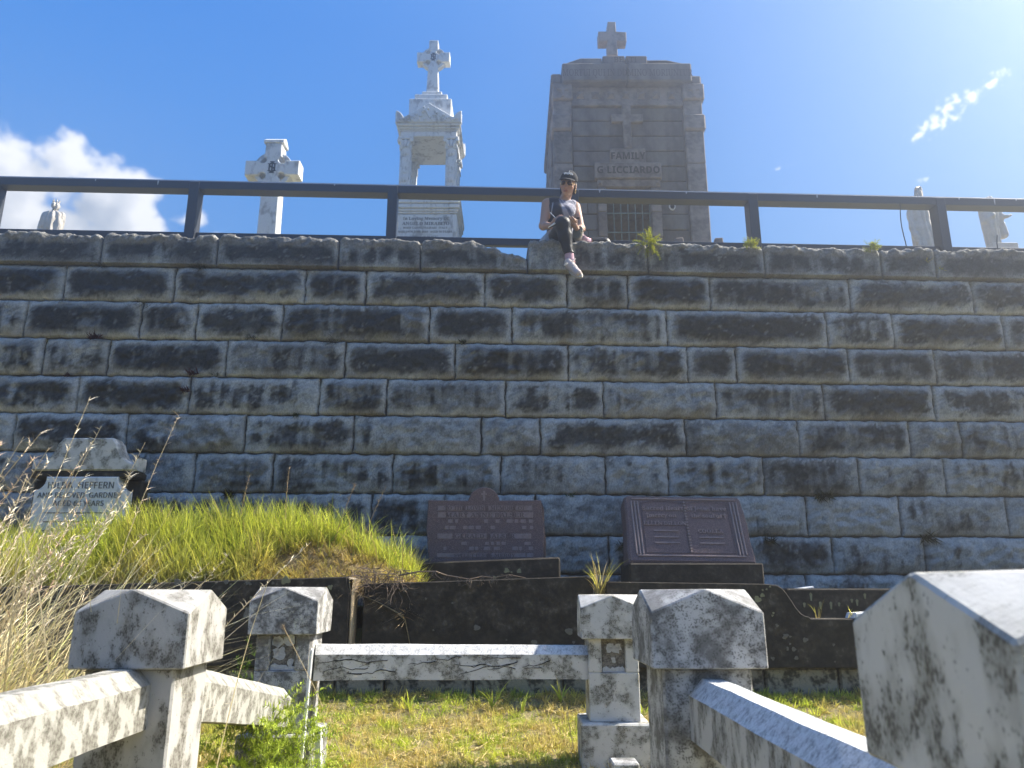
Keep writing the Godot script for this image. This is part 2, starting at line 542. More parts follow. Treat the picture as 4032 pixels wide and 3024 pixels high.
func make_sky() -> Sky:
	var w := 4096
	var h := 2048
	var sw := 384
	var low := Image.create(sw, sw / 2, false, Image.FORMAT_RGBF)
	var sun := SUN.normalized()
	for j in sw / 2:
		var el := PI * (0.5 - (j + 0.5) / (sw / 2.0))
		for i in sw:
			var az := TAU * ((i + 0.5) / sw - 0.5)
			var dir := Vector3(sin(az) * cos(el), sin(el), -cos(az) * cos(el))
			var up := clampf(sin(el), 0.0, 1.0)
			var c := Color(0.125, 0.285, 0.47).lerp(Color(0.018, 0.098, 0.300), pow(clampf(up / 0.62, 0.0, 1.0), 0.55))
			var g := acos(clampf(dir.dot(sun), -1.0, 1.0))
			var glow := exp(-g / 0.40)
			c += Color(0.10, 0.15, 0.13) * glow + Color(1.0, 0.95, 0.8) * exp(-g / 0.09)
			if el < 0.0:
				c = Color(0.13, 0.135, 0.12)
			low.set_pixel(i, j, c)
	low.resize(w, h, Image.INTERPOLATE_CUBIC)
	var nb := noise(7, 0.16, 6)
	var nw := noise(9, 0.55, 5)
	nw.domain_warp_enabled = true
	nw.domain_warp_amplitude = 1.2
	nw.domain_warp_frequency = 0.5
	for set_ in [HEAPS, WISPS]:
		var seen := {}
		for q in set_:
			var wisp: bool = set_ == WISPS
			var rx: float = q[2] * 1.7
			var ry: float = q[3] * 1.7
			var i0 := int((q[0] - rx + 540.0) / 360.0 * w)
			var i1 := int((q[0] + rx + 540.0) / 360.0 * w)
			for j in range(int((90.0 - q[1] - ry) / 180.0 * h), mini(int((90.0 - q[1] + ry) / 180.0 * h), h / 2)):
				for i in range(i0, i1):
					var key := j * 8192 + i
					if seen.has(key):
						continue
					seen[key] = true
					var az := fposmod((i + 0.5) / w * 360.0, 360.0) - 180.0
					var el := 90.0 - (j + 0.5) / h * 180.0
					var base := low.get_pixel(posmod(i, w), j)
					if wisp:
						var d := -1.0
						for s in WISPS:
							d = maxf(d, 1.0 - Vector2((az - s[0]) / s[2], (el - s[1]) / s[3]).length())
						if d < -0.6:
							continue
						var a := smoothstep(0.10, 1.15, d * 0.8 + 0.16 + nw.get_noise_2d(az * 2.6, el * 3.0) * 1.5)
						base = base.lerp(Color(0.47, 0.48, 0.49), a * 0.8)
					else:
						var d := heap(az, el, nb)
						if d < 0.0:
							continue
						var a := smoothstep(0.0, 0.5, d)
						var toward := heap(az + 0.9, el + 0.9, nb)
						var far := heap(az + 2.2, el + 2.0, nb)
						var lit := clampf(1.02 - 0.42 * smoothstep(0.1, 0.95, toward) - 0.30 * smoothstep(0.1, 0.9, far) + 0.45 * (d - toward), 0.0, 1.15)
						var k := Color(0.22, 0.245, 0.28).lerp(Color(0.47, 0.47, 0.465), lit)
						base = base.lerp(k, a * 0.97)
					low.set_pixel(posmod(i, w), j, base)
	var sm := PanoramaSkyMaterial.new()
	sm.panorama = ImageTexture.create_from_image(low)
	var sky := Sky.new()
	sky.sky_material = sm
	return sky


func _ready() -> void:
	var cam := Camera3D.new()
	cam.name = "camera"
	cam.position = Vector3(0, 0.85, 0)
	cam.rotation_degrees = Vector3(14.8, 0, 0)
	cam.fov = 53.05
	cam.near = 0.05
	cam.far = 900.0
	var lens := CameraAttributesPhysical.new()
	lens.frustum_focal_length = 24.04
	lens.frustum_focus_distance = 5.5
	lens.frustum_near = 0.05
	lens.frustum_far = 900.0
	lens.exposure_aperture = 7.0
	cam.attributes = lens
	add_child(cam)
	cam.current = true
	var env := Environment.new()
	env.background_mode = Environment.BG_SKY
	env.sky = make_sky()
	env.sky_rotation = Vector3(0, PI, 0)   # the seam of the panorama lies behind the viewer
	env.tonemap_mode = Environment.TONE_MAPPER_LINEAR
	env.tonemap_exposure = 2.8
	env.sdfgi_enabled = true
	env.ssao_enabled = true
	env.ssil_enabled = true
	var we := WorldEnvironment.new()
	we.name = "world"
	we.environment = env
	add_child(we)
	# damp sea air against the sun
	env.volumetric_fog_enabled = true
	env.volumetric_fog_density = 0.020
	env.volumetric_fog_anisotropy = 0.88
	env.volumetric_fog_albedo = Color(0.97, 0.98, 1.0)
	var sun := DirectionalLight3D.new()
	sun.name = "sun"
	sun.light_energy = 1.6
	sun.light_color = Color(1.0, 0.965, 0.90)
	sun.light_angular_distance = 0.5
	sun.shadow_enabled = true
	sun.basis = Basis.looking_at(-SUN.normalized())
	add_child(sun)
	rng.seed = 11
	n_big = noise(1, 0.9, 3)
	n_mid = noise(2, 4.0, 4)
	n_fine = noise(3, 18.0, 3)
	n_rock = noise(4, 2.4, 4)
	n_rock.fractal_type = FastNoiseLite.FRACTAL_RIDGED
	make_materials()
	build_ground()
	build_wall()
	build_fence()
	build_mausoleum()
	build_monument()
	build_cross()
	build_statues()
	build_graves()
	build_posts()
	build_person()
	build_plants()


# ---------------------------------------------------------------- sheets of points (ground, stone faces)
# pts run along x first; a x b is the outward side when a is the first direction and b the second
func sheet(pts: PackedVector3Array, col: PackedColorArray, nx: int, ny: int) -> ArrayMesh:
	var nor := PackedVector3Array()
	nor.resize(pts.size())
	var w := nx + 1
	for j in ny + 1:
		for i in w:
			var dx := pts[j * w + mini(i + 1, nx)] - pts[j * w + maxi(i - 1, 0)]
			var dy := pts[mini(j + 1, ny) * w + i] - pts[maxi(j - 1, 0) * w + i]
			nor[j * w + i] = dx.cross(dy).normalized()
	var idx := PackedInt32Array()
	for j in ny:
		for i in nx:
			var a := j * w + i
			idx.append_array([a, a + w, a + w + 1, a, a + w + 1, a + 1])
	var arr := []
	arr.resize(Mesh.ARRAY_MAX)
	arr[Mesh.ARRAY_VERTEX] = pts
	arr[Mesh.ARRAY_NORMAL] = nor
	arr[Mesh.ARRAY_COLOR] = col
	arr[Mesh.ARRAY_INDEX] = idx
	var m := ArrayMesh.new()
	m.add_surface_from_arrays(Mesh.PRIMITIVE_TRIANGLES, arr)
	return m


# a box given by its sides in the place: x0..x1, y0..y1, and d0 (front) .. d1 (back)
func blk(parent: Node3D, called: String, m: String, x0: float, x1: float, y0: float, y1: float, d0: float, d1: float, bev := 0.008) -> MeshInstance3D:
	var st := begin()
	if called in ["stone", "side_stone", "pilaster", "jamb_stone", "corner_stone", "plinth_block", "roof_block", "frieze"]:
		var tone := rng.randf_range(0.70, 1.22)
		st.set_color(Color(tone, tone * rng.randf_range(0.96, 1.02), tone * rng.randf_range(0.92, 1.02)))
	cbox(st, Vector3.ZERO, Vector3(x1 - x0, y1 - y0, d1 - d0), bev)
	var o := part(called, done(st), M[m], parent)
	o.position = P((x0 + x1) * 0.5, (y0 + y1) * 0.5, (d0 + d1) * 0.5) - parent.position
	return o


# ---------------------------------------------------------------- ground
func low_ground(x: float, d: float) -> float:
	return 0.19 - 0.09 * smoothstep(5.2, 4.85, d) - clampf((4.9 - d) * 0.055, 0.0, 0.12) + n_mid.get_noise_2d(x * 0.7, d * 0.7) * 0.02


func ground_y(x: float, d: float) -> float:
	var q := d - clampf(x, -12.0, 12.0) * WALL_K
	var y := low_ground(x, d)
	y = lerpf(y, 0.58, smoothstep(5.36, 5.42, d))
	y = lerpf(y, 0.70, smoothstep(6.02, 6.06, d))
	y = lerpf(y, 4.04, smoothstep(7.14, 7.3, q))
	if q > 8.2:
		y = 4.04 + minf((q - 8.2) * 0.37, 3.1) + n_big.get_noise_2d(x * 0.2, d * 0.2) * 0.05
	return y


func build_ground() -> void:
	var xs := [-140.0, -60.0, -30.0, -18.0, -12.0, -9.0, -7.5]
	for i in 61:
		xs.append(-6.0 + i * 0.2)
	xs.append_array([7.5, 9.0, 12.0, 18.0, 30.0, 60.0, 140.0])
	var ds := [-140.0, -60.0, -20.0, -8.0, -3.0, -1.0, 0.0, 1.0, 1.8, 2.4]
	for i in 20:
		ds.append(2.6 + i * 0.14)
	ds.append_array([5.36, 5.38, 5.42, 5.6, 5.9, 6.02, 6.06, 6.3, 6.7, 6.85, 7.0, 7.1, 7.14, 7.2, 7.26, 7.32, 7.4, 7.5, 7.6, 7.8, 8.2, 8.6, 9.0, 10.0, 11.0, 12.0, 13.5, 15.0, 17.0, 20.0, 30.0, 60.0, 150.0, 400.0])
	var pts := PackedVector3Array()
	var col := PackedColorArray()
	for d in ds:
		for x in xs:
			pts.append(P(x, ground_y(x, d), d))
			col.append(Color.WHITE)
	kind(part("ground", sheet(pts, col, xs.size() - 1, ds.size() - 1), M.earth, self), "structure")


# ---------------------------------------------------------------- the retaining wall
const COURSES := [3.785, 3.43, 3.065, 2.71, 2.36, 2.01, 1.655, 1.29, 0.96, 0.6, 0.2]
const JOINTS := [
	[-3.88, -2.80, -1.66, -0.88, 0.15, 1.32, 2.47, 3.64, 4.19, 5.3], [-4.19, -3.18, -1.96, -1.39, -0.26, 0.53, 1.12, 1.92, 3.31, 4.54, 5.4], [-4.49, -3.45, -2.94, -2.15, -0.78, 0.0, 1.48, 3.04, 3.69, 4.8],
	[-4.28, -3.70, -2.63, -1.55, -0.53, 0.53, 1.66, 2.13, 3.21, 4.06, 5.2], [-5.0, -3.92, -2.93, -1.76, -1.15, -0.06, 0.85, 1.91, 2.94, 4.0, 5.1], [-4.42, -3.44, -2.40, -1.43, -0.28, 0.26, 1.60, 2.66, 3.72, 4.21, 5.3],
	[-4.9, -3.77, -2.81, -2.13, -1.07, -0.10, 0.85, 1.42, 2.30, 3.19, 4.0, 5.2], [-4.6, -3.44, -2.37, -1.24, -0.60, 0.21, 1.22, 2.67, 3.53, 4.53], [-4.2, -2.89, -1.63, -0.23, 0.86, 1.95, 2.87, 3.71, 4.9], [-4.0, -2.8, -1.5, -0.4, 0.7, 1.6, 2.6, 3.5, 4.4]]
const SOOT := [0.60, 0.62, 0.57, 0.46, 0.28, 0.20, 0.15, 0.08, -0.02, -0.1]


func weather(x: float, y: float, e: float, t: float, soot: float, tone: float, frame: float) -> Color:
	var m := n_mid.get_noise_2d(x * 1.2, y * 1.6)
	var f := n_fine.get_noise_2d(x, y * 1.3)
	var b := n_big.get_noise_2d(x * 1.5 + 31.0, y * 2.2)
	var wide := n_big.get_noise_2d(x * 0.5 + 11.0, y * 0.8 + 5.0)
	var streak := n_mid.get_noise_2d(x * 2.2, y * 0.22 + 70.0)
	var k := Color(0.212, 0.216, 0.216).lerp(Color(0.48, 0.482, 0.468), smoothstep(-0.45, 0.5, m * 0.8 + f * 0.5 + tone + wide * 0.4))
	var rim := (1.0 - smoothstep(0.02, 0.075 + 0.06 * m, e)) * frame
	k = k.lerp(Color(0.62, 0.615, 0.595), rim * 0.7)
	var warm := smoothstep(0.34, 0.02, t + m * 0.2) * smoothstep(-0.25, 0.3, b + f * 0.3)
	k = k.lerp(Color(0.20, 0.15, 0.095), warm * 0.4)
	k = k.lerp(Color(0.30, 0.235, 0.14), smoothstep(0.12, 0.42, b * 0.7 + m * 0.4) * 0.28)
	var hold := lerpf(1.0, smoothstep(0.015, 0.105, e + m * 0.08 + f * 0.035 + b * 0.04), frame)
	var crust := smoothstep(-0.16, 0.30, soot - 0.13 + wide * 0.55 + b * 0.55 + m * 0.36 + f * 0.18 + streak * 0.5) * hold
	k = k.lerp(Color(0.024, 0.026, 0.029), crust * clampf(0.86 + f * 0.18 + m * 0.12, 0.6, 0.96))
	var lime := smoothstep(0.34, 0.52, b * 0.35 + m * 0.6 + f * 0.5 - 0.05)
	k = k.lerp(Color(0.56, 0.555, 0.53), lime * 0.4)
	var flake := smoothstep(0.10, 0.22, f + m * 0.35 + b * 0.2 - 0.16) * smoothstep(0.80, 0.93, t + m * 0.05)
	return k.lerp(Color(0.64, 0.64, 0.625), flake * 0.75)


func stone_face(x0: float, y0: float, w: float, h: float, soot: float, tone: float, rough: float) -> ArrayMesh:
	var frame := clampf(rng.randf_range(0.4, 1.2) + soot * 1.0, 0.0, 1.0)
	var nx := maxi(int(w / 0.019), 8)
	var ny := maxi(int(h / 0.019), 6)
	var pts := PackedVector3Array()
	var col := PackedColorArray()
	var seed_ := rng.randf() * 90.0
	for j in range(-1, ny + 2):
		for i in range(-1, nx + 2):
			var edge := i < 0 or j < 0 or i > nx or j > ny
			var x := clampi(i, 0, nx) * w / nx
			var y := clampi(j, 0, ny) * h / ny
			var e := minf(minf(x, w - x), minf(y, h - y))
			var rr := minf(0.13, h * 0.42)
			var ex := absf(x - w * 0.5) - w * 0.5 + rr
			var ey := absf(y - h * 0.5) - h * 0.5 + rr
			var er := rr - Vector2(maxf(ex, 0.0), maxf(ey, 0.0)).length() - minf(maxf(ex, ey), 0.0)
			var t := y / h
			var wx := x0 + x
			var wy := y0 + y
			var low := 1.0 - smoothstep(0.0, 0.16, e)
			var px := x + n_mid.get_noise_2d(wy * 2.0 + seed_, x0) * 0.016 * low
			var py := y + n_mid.get_noise_2d(wx * 1.6, y0 + seed_) * 0.016 * low
			var z := -0.13
			if not edge:
				var body := smoothstep(-0.02, 0.10, er)
				z = body * (0.012 + rough * 0.030 * (n_big.get_noise_2d(wx * 2.2 + seed_, wy * 2.6) + 0.5)) + n_mid.get_noise_2d(wx * 2.0, wy * 3.0) * 0.015 * (0.3 + body) * rough + n_fine.get_noise_2d(wx, wy * 1.6) * 0.006
				var scar := n_rock.get_noise_2d(wx * 0.9 + seed_, wy * 2.2)
				z += body * scar * 0.020 * rough
				z -= 0.007 * smoothstep(0.22, 0.0, t + n_mid.get_noise_2d(wx * 1.4, seed_) * 0.25) * body * rough
				z -= 0.014 * (1.0 - smoothstep(0.0, 0.02, e))
			pts.append(Vector3(px, py, z))
			col.append(weather(wx, wy, er, t, soot, tone, frame))
	return sheet(pts, col, nx + 2, ny + 2)


func coping_face(x0: float, y0: float, w: float, h: float, sag: float, soot: float, deep: float) -> ArrayMesh:
	var nx := maxi(int(w / 0.02), 8)
	var nf := 15
	var ne := 8
	var nt := 10
	var ny := nf + ne + nt
	var pts := PackedVector3Array()
	var col := PackedColorArray()
	var seed_ := rng.randf() * 90.0
	for j in range(-1, ny + 1):
		for i in range(-1, nx + 2):
			var edge := i < 0 or i > nx or j < 0
			var x := clampi(i, 0, nx) * w / nx
			var wx := x0 + x
			var u := x / w
			var top := h - 0.03 + n_big.get_noise_2d(wx * 0.8 + seed_, 3.0) * 0.025 - sag * smoothstep(0.45, 1.0, u) - 0.014 * smoothstep(0.03, 0.0, minf(x, w - x))
			var y := 0.0
			var z := 0.0
			var ang := 0.0
			var r := 0.026 + 0.026 * n_mid.get_noise_2d(wx * 1.2, seed_)
			var jj := clampi(j, 0, ny)
			if jj <= nf:
				y = (top - r) * jj / nf
			elif jj <= nf + ne:
				ang = (jj - nf) * PI * 0.5 / ne
				y = top - r + sin(ang) * r
				z = -r + cos(ang) * r
			else:
				ang = PI * 0.5
				y = top
				z = -r - (deep - r) * pow(float(jj - nf - ne) / nt, 1.3)
			var wy := y0 + y
			var e := minf(x, w - x)
			var amp := smoothstep(-0.01, 0.03, e)
			var up := smoothstep(0.55, 1.0, y / top)
			var s := n_mid.get_noise_3d(wx * 1.6, wy * 2.4, z * 1.6 + seed_) * (0.006 + 0.006 * up) + n_rock.get_noise_3d(wx * 1.5, wy * 2.2 + seed_, z * 1.6) * (0.008 + 0.020 * up) + n_fine.get_noise_3d(wx, wy * 1.4, z) * (0.005 + 0.011 * up)
			if z < -r * 1.5:
				s *= 0.35
			var p := Vector3(x, y, z) + Vector3(0, sin(ang), cos(ang)) * (s * amp + 0.015 * amp)
			if i < 0 or i > nx:
				p = Vector3(x, clampf(y * 0.95, 0.0, top - 0.03), minf(z, 0.0) - 0.16) if jj <= nf + ne else p - Vector3(0, 0.12, 0)
			if j < 0:
				p.z = -0.16
			pts.append(p)
			var bare := smoothstep(0.05, 0.35, n_rock.get_noise_3d(wx * 1.5, wy * 2.2 + seed_, z * 1.6) * up + up * 0.30)
			var k := weather(wx, wy, minf(e, minf(y, 0.12)), y / top, soot, 0.05, 0.6)
			col.append(k.lerp(Color(0.30, 0.28, 0.25), bare * 0.7))
	return sheet(pts, col, nx + 2, ny + 1)


func build_wall() -> void:
	var wall := thing("stone_wall", "tall retaining wall of weathered black and grey sandstone blocks", "wall", P(0, 0, WALL_D))
	wall.rotation.y = atan(WALL_K)
	var core := part("wall_core", box_mesh(Vector3(17.4, 4.1, 0.5), 0.01), M.joint, wall)
	core.position = Vector3(0, 1.9, -0.29)
	for c in JOINTS.size():
		var js: Array = JOINTS[c].duplicate()
		while js[0] > -8.4:
			js.push_front(js[0] - rng.randf_range(0.7, 1.2))
		while js[-1] < 8.4:
			js.append(js[-1] + rng.randf_range(0.7, 1.3))
		var y0: float = COURSES[c]
		var y1: float = 4.11 if c == 0 else COURSES[c - 1]
		for k in js.size() - 1:
			var a: float = js[k] + 0.006
			var b: float = js[k + 1] - 0.006
			var soot: float = SOOT[c] + rng.randf_range(-0.42, 0.24)
			if c > 0 and c < 4 and absf(a - 0.2) < 2.2:
				soot += 0.10
			if c == 4 and (k == js.find(0.85) or k == js.find(-0.06)):
				soot -= 0.3 if k == js.find(0.85) else -0.15
			if c >= 1 and c <= 4 and a > 3.1:
				soot += 0.08
			var m: ArrayMesh
			if c == 0:
				m = coping_face(a, y0 + 0.006, b - a, y1 - y0 - 0.006, 0.16 if absf(js[k] + 0.88) < 0.02 else 0.0, soot, 0.55)
			else:
				m = stone_face(a, y0 + 0.006, b - a, y1 - y0 - 0.012, soot, rng.randf_range(-0.3, 0.35) + (0.14 if c > 3 else 0.0), rng.randf_range(0.5, 1.3))
			var o := part("coping_stone" if c == 0 else "block", m, M.sandstone, wall)
			o.position = Vector3(a, y0 + 0.006, rng.randf_range(-0.008, 0.012) + (0.03 if c == 0 else 0.0))


# ---------------------------------------------------------------- the fence on top
func build_fence() -> void:
	var f := thing("safety_fence", "long dark painted two-rail fence along the top of the stone wall", "fence", P(0, 4.04, 7.55))
	f.rotation.y = atan(WALL_K)
	var along := Transform3D(Basis(Vector3(0, 0, 1), Vector3.UP, Vector3(-1, 0, 0)), Vector3.ZERO)
	var st := begin()
	ext(st, PackedVector2Array([Vector2(-0.08, 0.89), Vector2(0.06, 0.89), Vector2(0.06, 0.975), Vector2(0.02, 1.01), Vector2(-0.08, 1.01)]), -9.0, 9.0, along)
	part("top_rail", done(st), M.fence_paint, f)
	for k in 9:
		var x: float = [-4.4, -3.75, -1.9, 0.95, 1.9, 3.35, 4.95, 5.35, 5.6][k]
		var l: float = [0.02, 0.05, 0.015, 0.03, 0.02, 0.035, 0.02, 0.07, 0.02][k]
		var dr := ext_mesh(PackedVector2Array([Vector2(-0.006, 0.0), Vector2(-0.009, -l * 0.3), Vector2(-0.004, -l), Vector2(0.001, -l * 0.9), Vector2(0.007, -l * 0.25), Vector2(0.006, 0.0)]), -0.003, 0.0015)
		part("bird_dropping", dr, M.plaster, f).position = Vector3(x, 0.973, 0.06)
	var posts := [-7.5, -5.43, -3.37, -1.28, 0.665, 2.63, 4.73, 6.8]
	for i in posts.size():
		var x: float = posts[i]
		var o := part("post", box_mesh(Vector3(0.105, 0.975, 0.15), 0.006), M.fence_paint, f)
		o.position = Vector3(x, 0.4845, -0.006)
		if i:
			var w: float = x - posts[i - 1] - 0.109
			var r := part("bottom_rail", box_mesh(Vector3(w, 0.085, 0.06), 0.005), M.fence_paint, f)
			r.position = Vector3((x + posts[i - 1]) * 0.5, 0.365, -0.01)


# ---------------------------------------------------------------- the mausoleum
func stud(parent: Node3D, x: float, y: float, d: float, r: float) -> void:
	var st := begin()
	var c := [P(x - r, y - r, d), P(x + r, y - r, d), P(x + r, y + r, d), P(x - r, y + r, d)]
	for i in 4:
		tri(st, c[i], c[(i + 1) % 4], P(x, y, d - r * 0.8), P(x, y, d + 1.0))
	var o := part("stud", done(st), M.brown_stone, parent)
	o.position = -parent.position


func build_mausoleum() -> void:
	var t := thing("mausoleum", "tall brown sandstone family mausoleum with a cross on its roof", "mausoleum", P(2.06, 5.2, 12.0))
	# the body round the doorway and the room behind it
	blk(t, "core_wall", "mausoleum", 0.78, 1.48, 5.2, 9.6, 12.12, 15.0, 0.01)
	blk(t, "core_wall", "mausoleum", 2.56, 3.36, 5.2, 9.6, 12.12, 15.0, 0.01)
	blk(t, "core_wall", "mausoleum", 1.482, 2.558, 7.55, 9.6, 12.121, 15.0, 0.01)
	blk(t, "core_wall", "brown_stone", 1.482, 2.558, 5.2, 7.548, 13.2, 14.99, 0.01)
	var ys := [9.147, 8.873, 8.569, 8.268, 7.971, 7.677, 7.386, 7.051, 6.751, 6.45, 6.15, 5.85, 5.5, 5.2]
	for c in ys.size() - 1:
		var y1: float = ys[c] - 0.009
		var y0: float = ys[c + 1] + 0.009
		var cuts := [1.066, 2.035, 3.05]
		if c > 5:
			cuts = [1.066, 1.476] if c % 2 else [1.066, 1.30, 1.476]
		for k in cuts.size() - 1:
			blk(t, "stone", "mausoleum", cuts[k] + 0.005, cuts[k + 1] - 0.005, y0, y1, 12.04 + rng.randf_range(-0.006, 0.006), 12.118, 0.012)
		if c > 5:
			blk(t, "stone", "mausoleum", 2.572, 3.045, y0, y1, 12.04 + rng.randf_range(-0.006, 0.006), 12.118, 0.012)
		for k in 4:   # rock-faced courses down the left side
			var dd := 12.34 + k * 0.68 + 0.2 * (c % 2)
			blk(t, "side_stone", "mausoleum", 0.72 + rng.randf_range(-0.02, 0.02), 0.778, y0, y1, dd + 0.006, minf(dd + 0.674, 15.0), 0.025)
	# pilasters
	for s in [[0.74, 1.06, 0.70, 1.05, 0.725, 1.08], [3.056, 3.385, 3.04, 3.42, 3.05, 3.43]]:
		var cuts := [5.2, 6.1, 7.2, 8.0, 8.636]
		for k in 4:
			blk(t, "pilaster", "brown_stone", s[0], s[1], cuts[k] + 0.004, cuts[k + 1] - 0.004, 11.985, 12.33, 0.014)
		blk(t, "pilaster_band", "brown_stone", s[2], s[3], 8.64, 8.955, 11.93, 12.33, 0.03)
		blk(t, "pilaster_neck", "brown_stone", s[0], s[1], 8.959, 9.246, 11.985, 12.33, 0.012)
		blk(t, "capital", "brown_stone", s[4], s[5], 9.25, 9.575, 11.93, 12.33, 0.02)
		var cx: float = (s[4] + s[5]) * 0.5
		var cr := begin()
		ext(cr, PackedVector2Array([Vector2(-0.03, -0.12), Vector2(0.03, -0.12), Vector2(0.03, 0.02), Vector2(0.10, 0.02), Vector2(0.10, 0.08), Vector2(0.03, 0.08), Vector2(0.03, 0.14), Vector2(-0.03, 0.14), Vector2(-0.03, 0.08), Vector2(-0.10, 0.08), Vector2(-0.10, 0.02), Vector2(-0.03, 0.02)]), -0.002, 0.025, Transform3D(), 0.006)
		part("capital_cross", done(cr), M.brown_stone, t).position = P(cx, 9.4, 11.93) - t.position
	blk(t, "string_course", "brown_stone", 1.066, 3.05, 9.15, 9.248, 11.99, 12.12, 0.012)
	blk(t, "frieze_panel", "brown_stone", 1.084, 3.046, 9.252, 9.56, 12.03, 12.12, 0.01)
	for k in 7:
		stud(t, 1.225 + k * 0.272, 9.385, 12.031, 0.072)
	# frieze with its inscription, in two stones with an open joint
	blk(t, "frieze", "mausoleum", 0.896, 2.055, 9.565, 9.945, 11.86, 12.5, 0.025)
	blk(t, "frieze", "mausoleum", 2.072, 3.213, 9.565, 9.945, 11.86, 12.5, 0.025)
	blk(t, "frieze", "mausoleum", 0.90, 3.21, 9.62, 9.93, 12.51, 15.05, 0.02)
	words(t, "inscription", "MORTUI QUI IN DOMINO MORIUNTUR", 0.135, P(2.06, 9.735, 11.862) - t.position, M.engraved, "Droid Serif", Basis().scaled(Vector3(0.66, 1, 1)), 0.005)
	for k in 4:
		blk(t, "corner_stone", "mausoleum", 0.70, 0.892, 9.58, 9.80, 11.96 + k * 0.8, 12.7 + k * 0.8, 0.03)
		blk(t, "corner_stone", "mausoleum", 3.217, 3.40, 9.58, 9.76, 11.96 + k * 0.8, 12.7 + k * 0.8, 0.03)
	# stepped roof
	for s in [[0.96, 1.62, 0.99, 1.40], [2.44, 3.12, 2.75, 3.06]]:
		var rf := begin()
		var l: bool = s[0] < 2.0
		ext(rf, PackedVector2Array([Vector2(s[0], 9.949), Vector2(s[1], 9.949), Vector2(s[1], 10.10 if l else 10.06), Vector2(s[2] + (0.25 if l else -0.1), 10.10 if l else 10.06), Vector2(s[0] if l else s[1], 9.99)]) if l else PackedVector2Array([Vector2(s[0], 9.949), Vector2(s[1], 9.949), Vector2(s[1], 9.98), Vector2(2.80, 10.06), Vector2(s[0], 10.06)]), -14.9, -11.93, Transform3D(), 0.02)
		part("roof_slab", done(rf), M.mausoleum, t).position = -t.position
	blk(t, "roof_block", "mausoleum", 1.633, 2.035, 9.949, 10.122, 11.90, 12.4, 0.015)
	blk(t, "roof_block", "mausoleum", 2.05, 2.432, 9.949, 10.122, 11.90, 12.4, 0.015)
	words(t, "inscription", "BEATI", 0.10, P(2.04, 10.035, 11.90) - t.position, M.engraved, "Droid Serif", Basis(), 0.008)
	blk(t, "cross_base", "mausoleum", 1.47, 2.40, 10.0, 10.24, 12.42, 13.4, 0.03)
	var crs := begin()
	var k2 := 1.045   # the cross stands behind the roof's edge
	var y_ := func(y: float) -> float: return 0.85 + (y - 0.85) * k2
	var cp := PackedVector2Array()
	for q in [[1.742, 10.205], [1.925, 10.205], [1.92, 10.50], [2.095, 10.50], [2.097, 10.70], [1.913, 10.715], [1.908, 10.925], [1.762, 10.928], [1.757, 10.72], [1.583, 10.715], [1.585, 10.50], [1.748, 10.505]]:
		cp.append(Vector2(q[0] * k2, y_.call(q[1])))
	ext(crs, cp, -12.75, -12.53, Transform3D(), 0.015)
	part("roof_cross", done(crs), M.brown_stone, t).position = -t.position
	# front: raised cross, name stones, doorway
	var bc := begin()
	ext(bc, PackedVector2Array([Vector2(1.965, 8.285), Vector2(2.105, 8.285), Vector2(2.11, 8.81), Vector2(2.316, 8.81), Vector2(2.316, 8.965), Vector2(2.112, 8.965), Vector2(2.112, 9.147), Vector2(1.957, 9.147), Vector2(1.957, 8.965), Vector2(1.76, 8.965), Vector2(1.76, 8.81), Vector2(1.962, 8.81)]), -12.05, -11.965, Transform3D(), 0.012)
	part("raised_cross", done(bc), M.brown_stone, t).position = -t.position
	blk(t, "name_stone", "brown_stone", 1.716, 2.333, 7.99, 8.28, 11.965, 12.05, 0.01)
	blk(t, "name_stone", "brown_stone", 1.437, 2.594, 7.683, 7.986, 11.93, 12.05, 0.012)
	words(t, "lettering", "FAMILY", 0.13, P(2.022, 8.128, 11.965) - t.position, M.engraved, "Droid Sans", Basis().scaled(Vector3(0.92, 1, 1)), 0.01, true)
	words(t, "lettering", "G LICCIARDO", 0.13, P(2.016, 7.836, 11.93) - t.position, M.engraved, "Droid Sans", Basis().scaled(Vector3(0.95, 1, 1)), 0.01, true)
	blk(t, "lintel", "brown_stone", 1.478, 2.566, 7.535, 7.679, 11.97, 12.2, 0.012)
	for s in [[1.478, 1.625], [2.392, 2.566]]:
		for k in 5:
			blk(t, "jamb_stone", "brown_stone", s[0], s[1], 5.2 + k * 0.466 + 0.004, 5.2 + (k + 1) * 0.466 - 0.004, 11.97, 12.2, 0.012)
	for x in [1.52, 2.52]:
		stud(t, x, 7.605, 11.971, 0.045)
	var gate := Node3D.new()
	gate.name = "gate"
	t.add_child(gate)
	gate.position = P(2.01, 5.3, 12.1) - t.position
	for k in 7:
		var b := part("bar", box_mesh(Vector3(0.016, 2.2, 0.016), 0.003), M.bars, gate)
		b.position = Vector3(-0.375 + k * 0.124, 1.1, 0)
	for y in [6.36, 6.73, 7.09, 7.46]:
		var b := part("crossbar", box_mesh(Vector3(0.765, 0.022, 0.012), 0.003), M.bars, gate)
		b.position = Vector3(0, y - 5.3, 0.016)
	for q in [["plaque", 0.062, "monument", 0.0], ["plaque_picture", 0.042, "dark", 0.008]]:
		var st := begin()
		ext(st, arc(Vector2.ZERO, q[1], 0, 345, 23), -0.01, 0.012 + q[3], Transform3D(Basis().scaled(Vector3(0.9, 1.15, 1)), Vector3.ZERO), 0.004)
		part(q[0], done(st), M[q[2]], t).position = P(2.76, 7.19, 12.03) - t.position


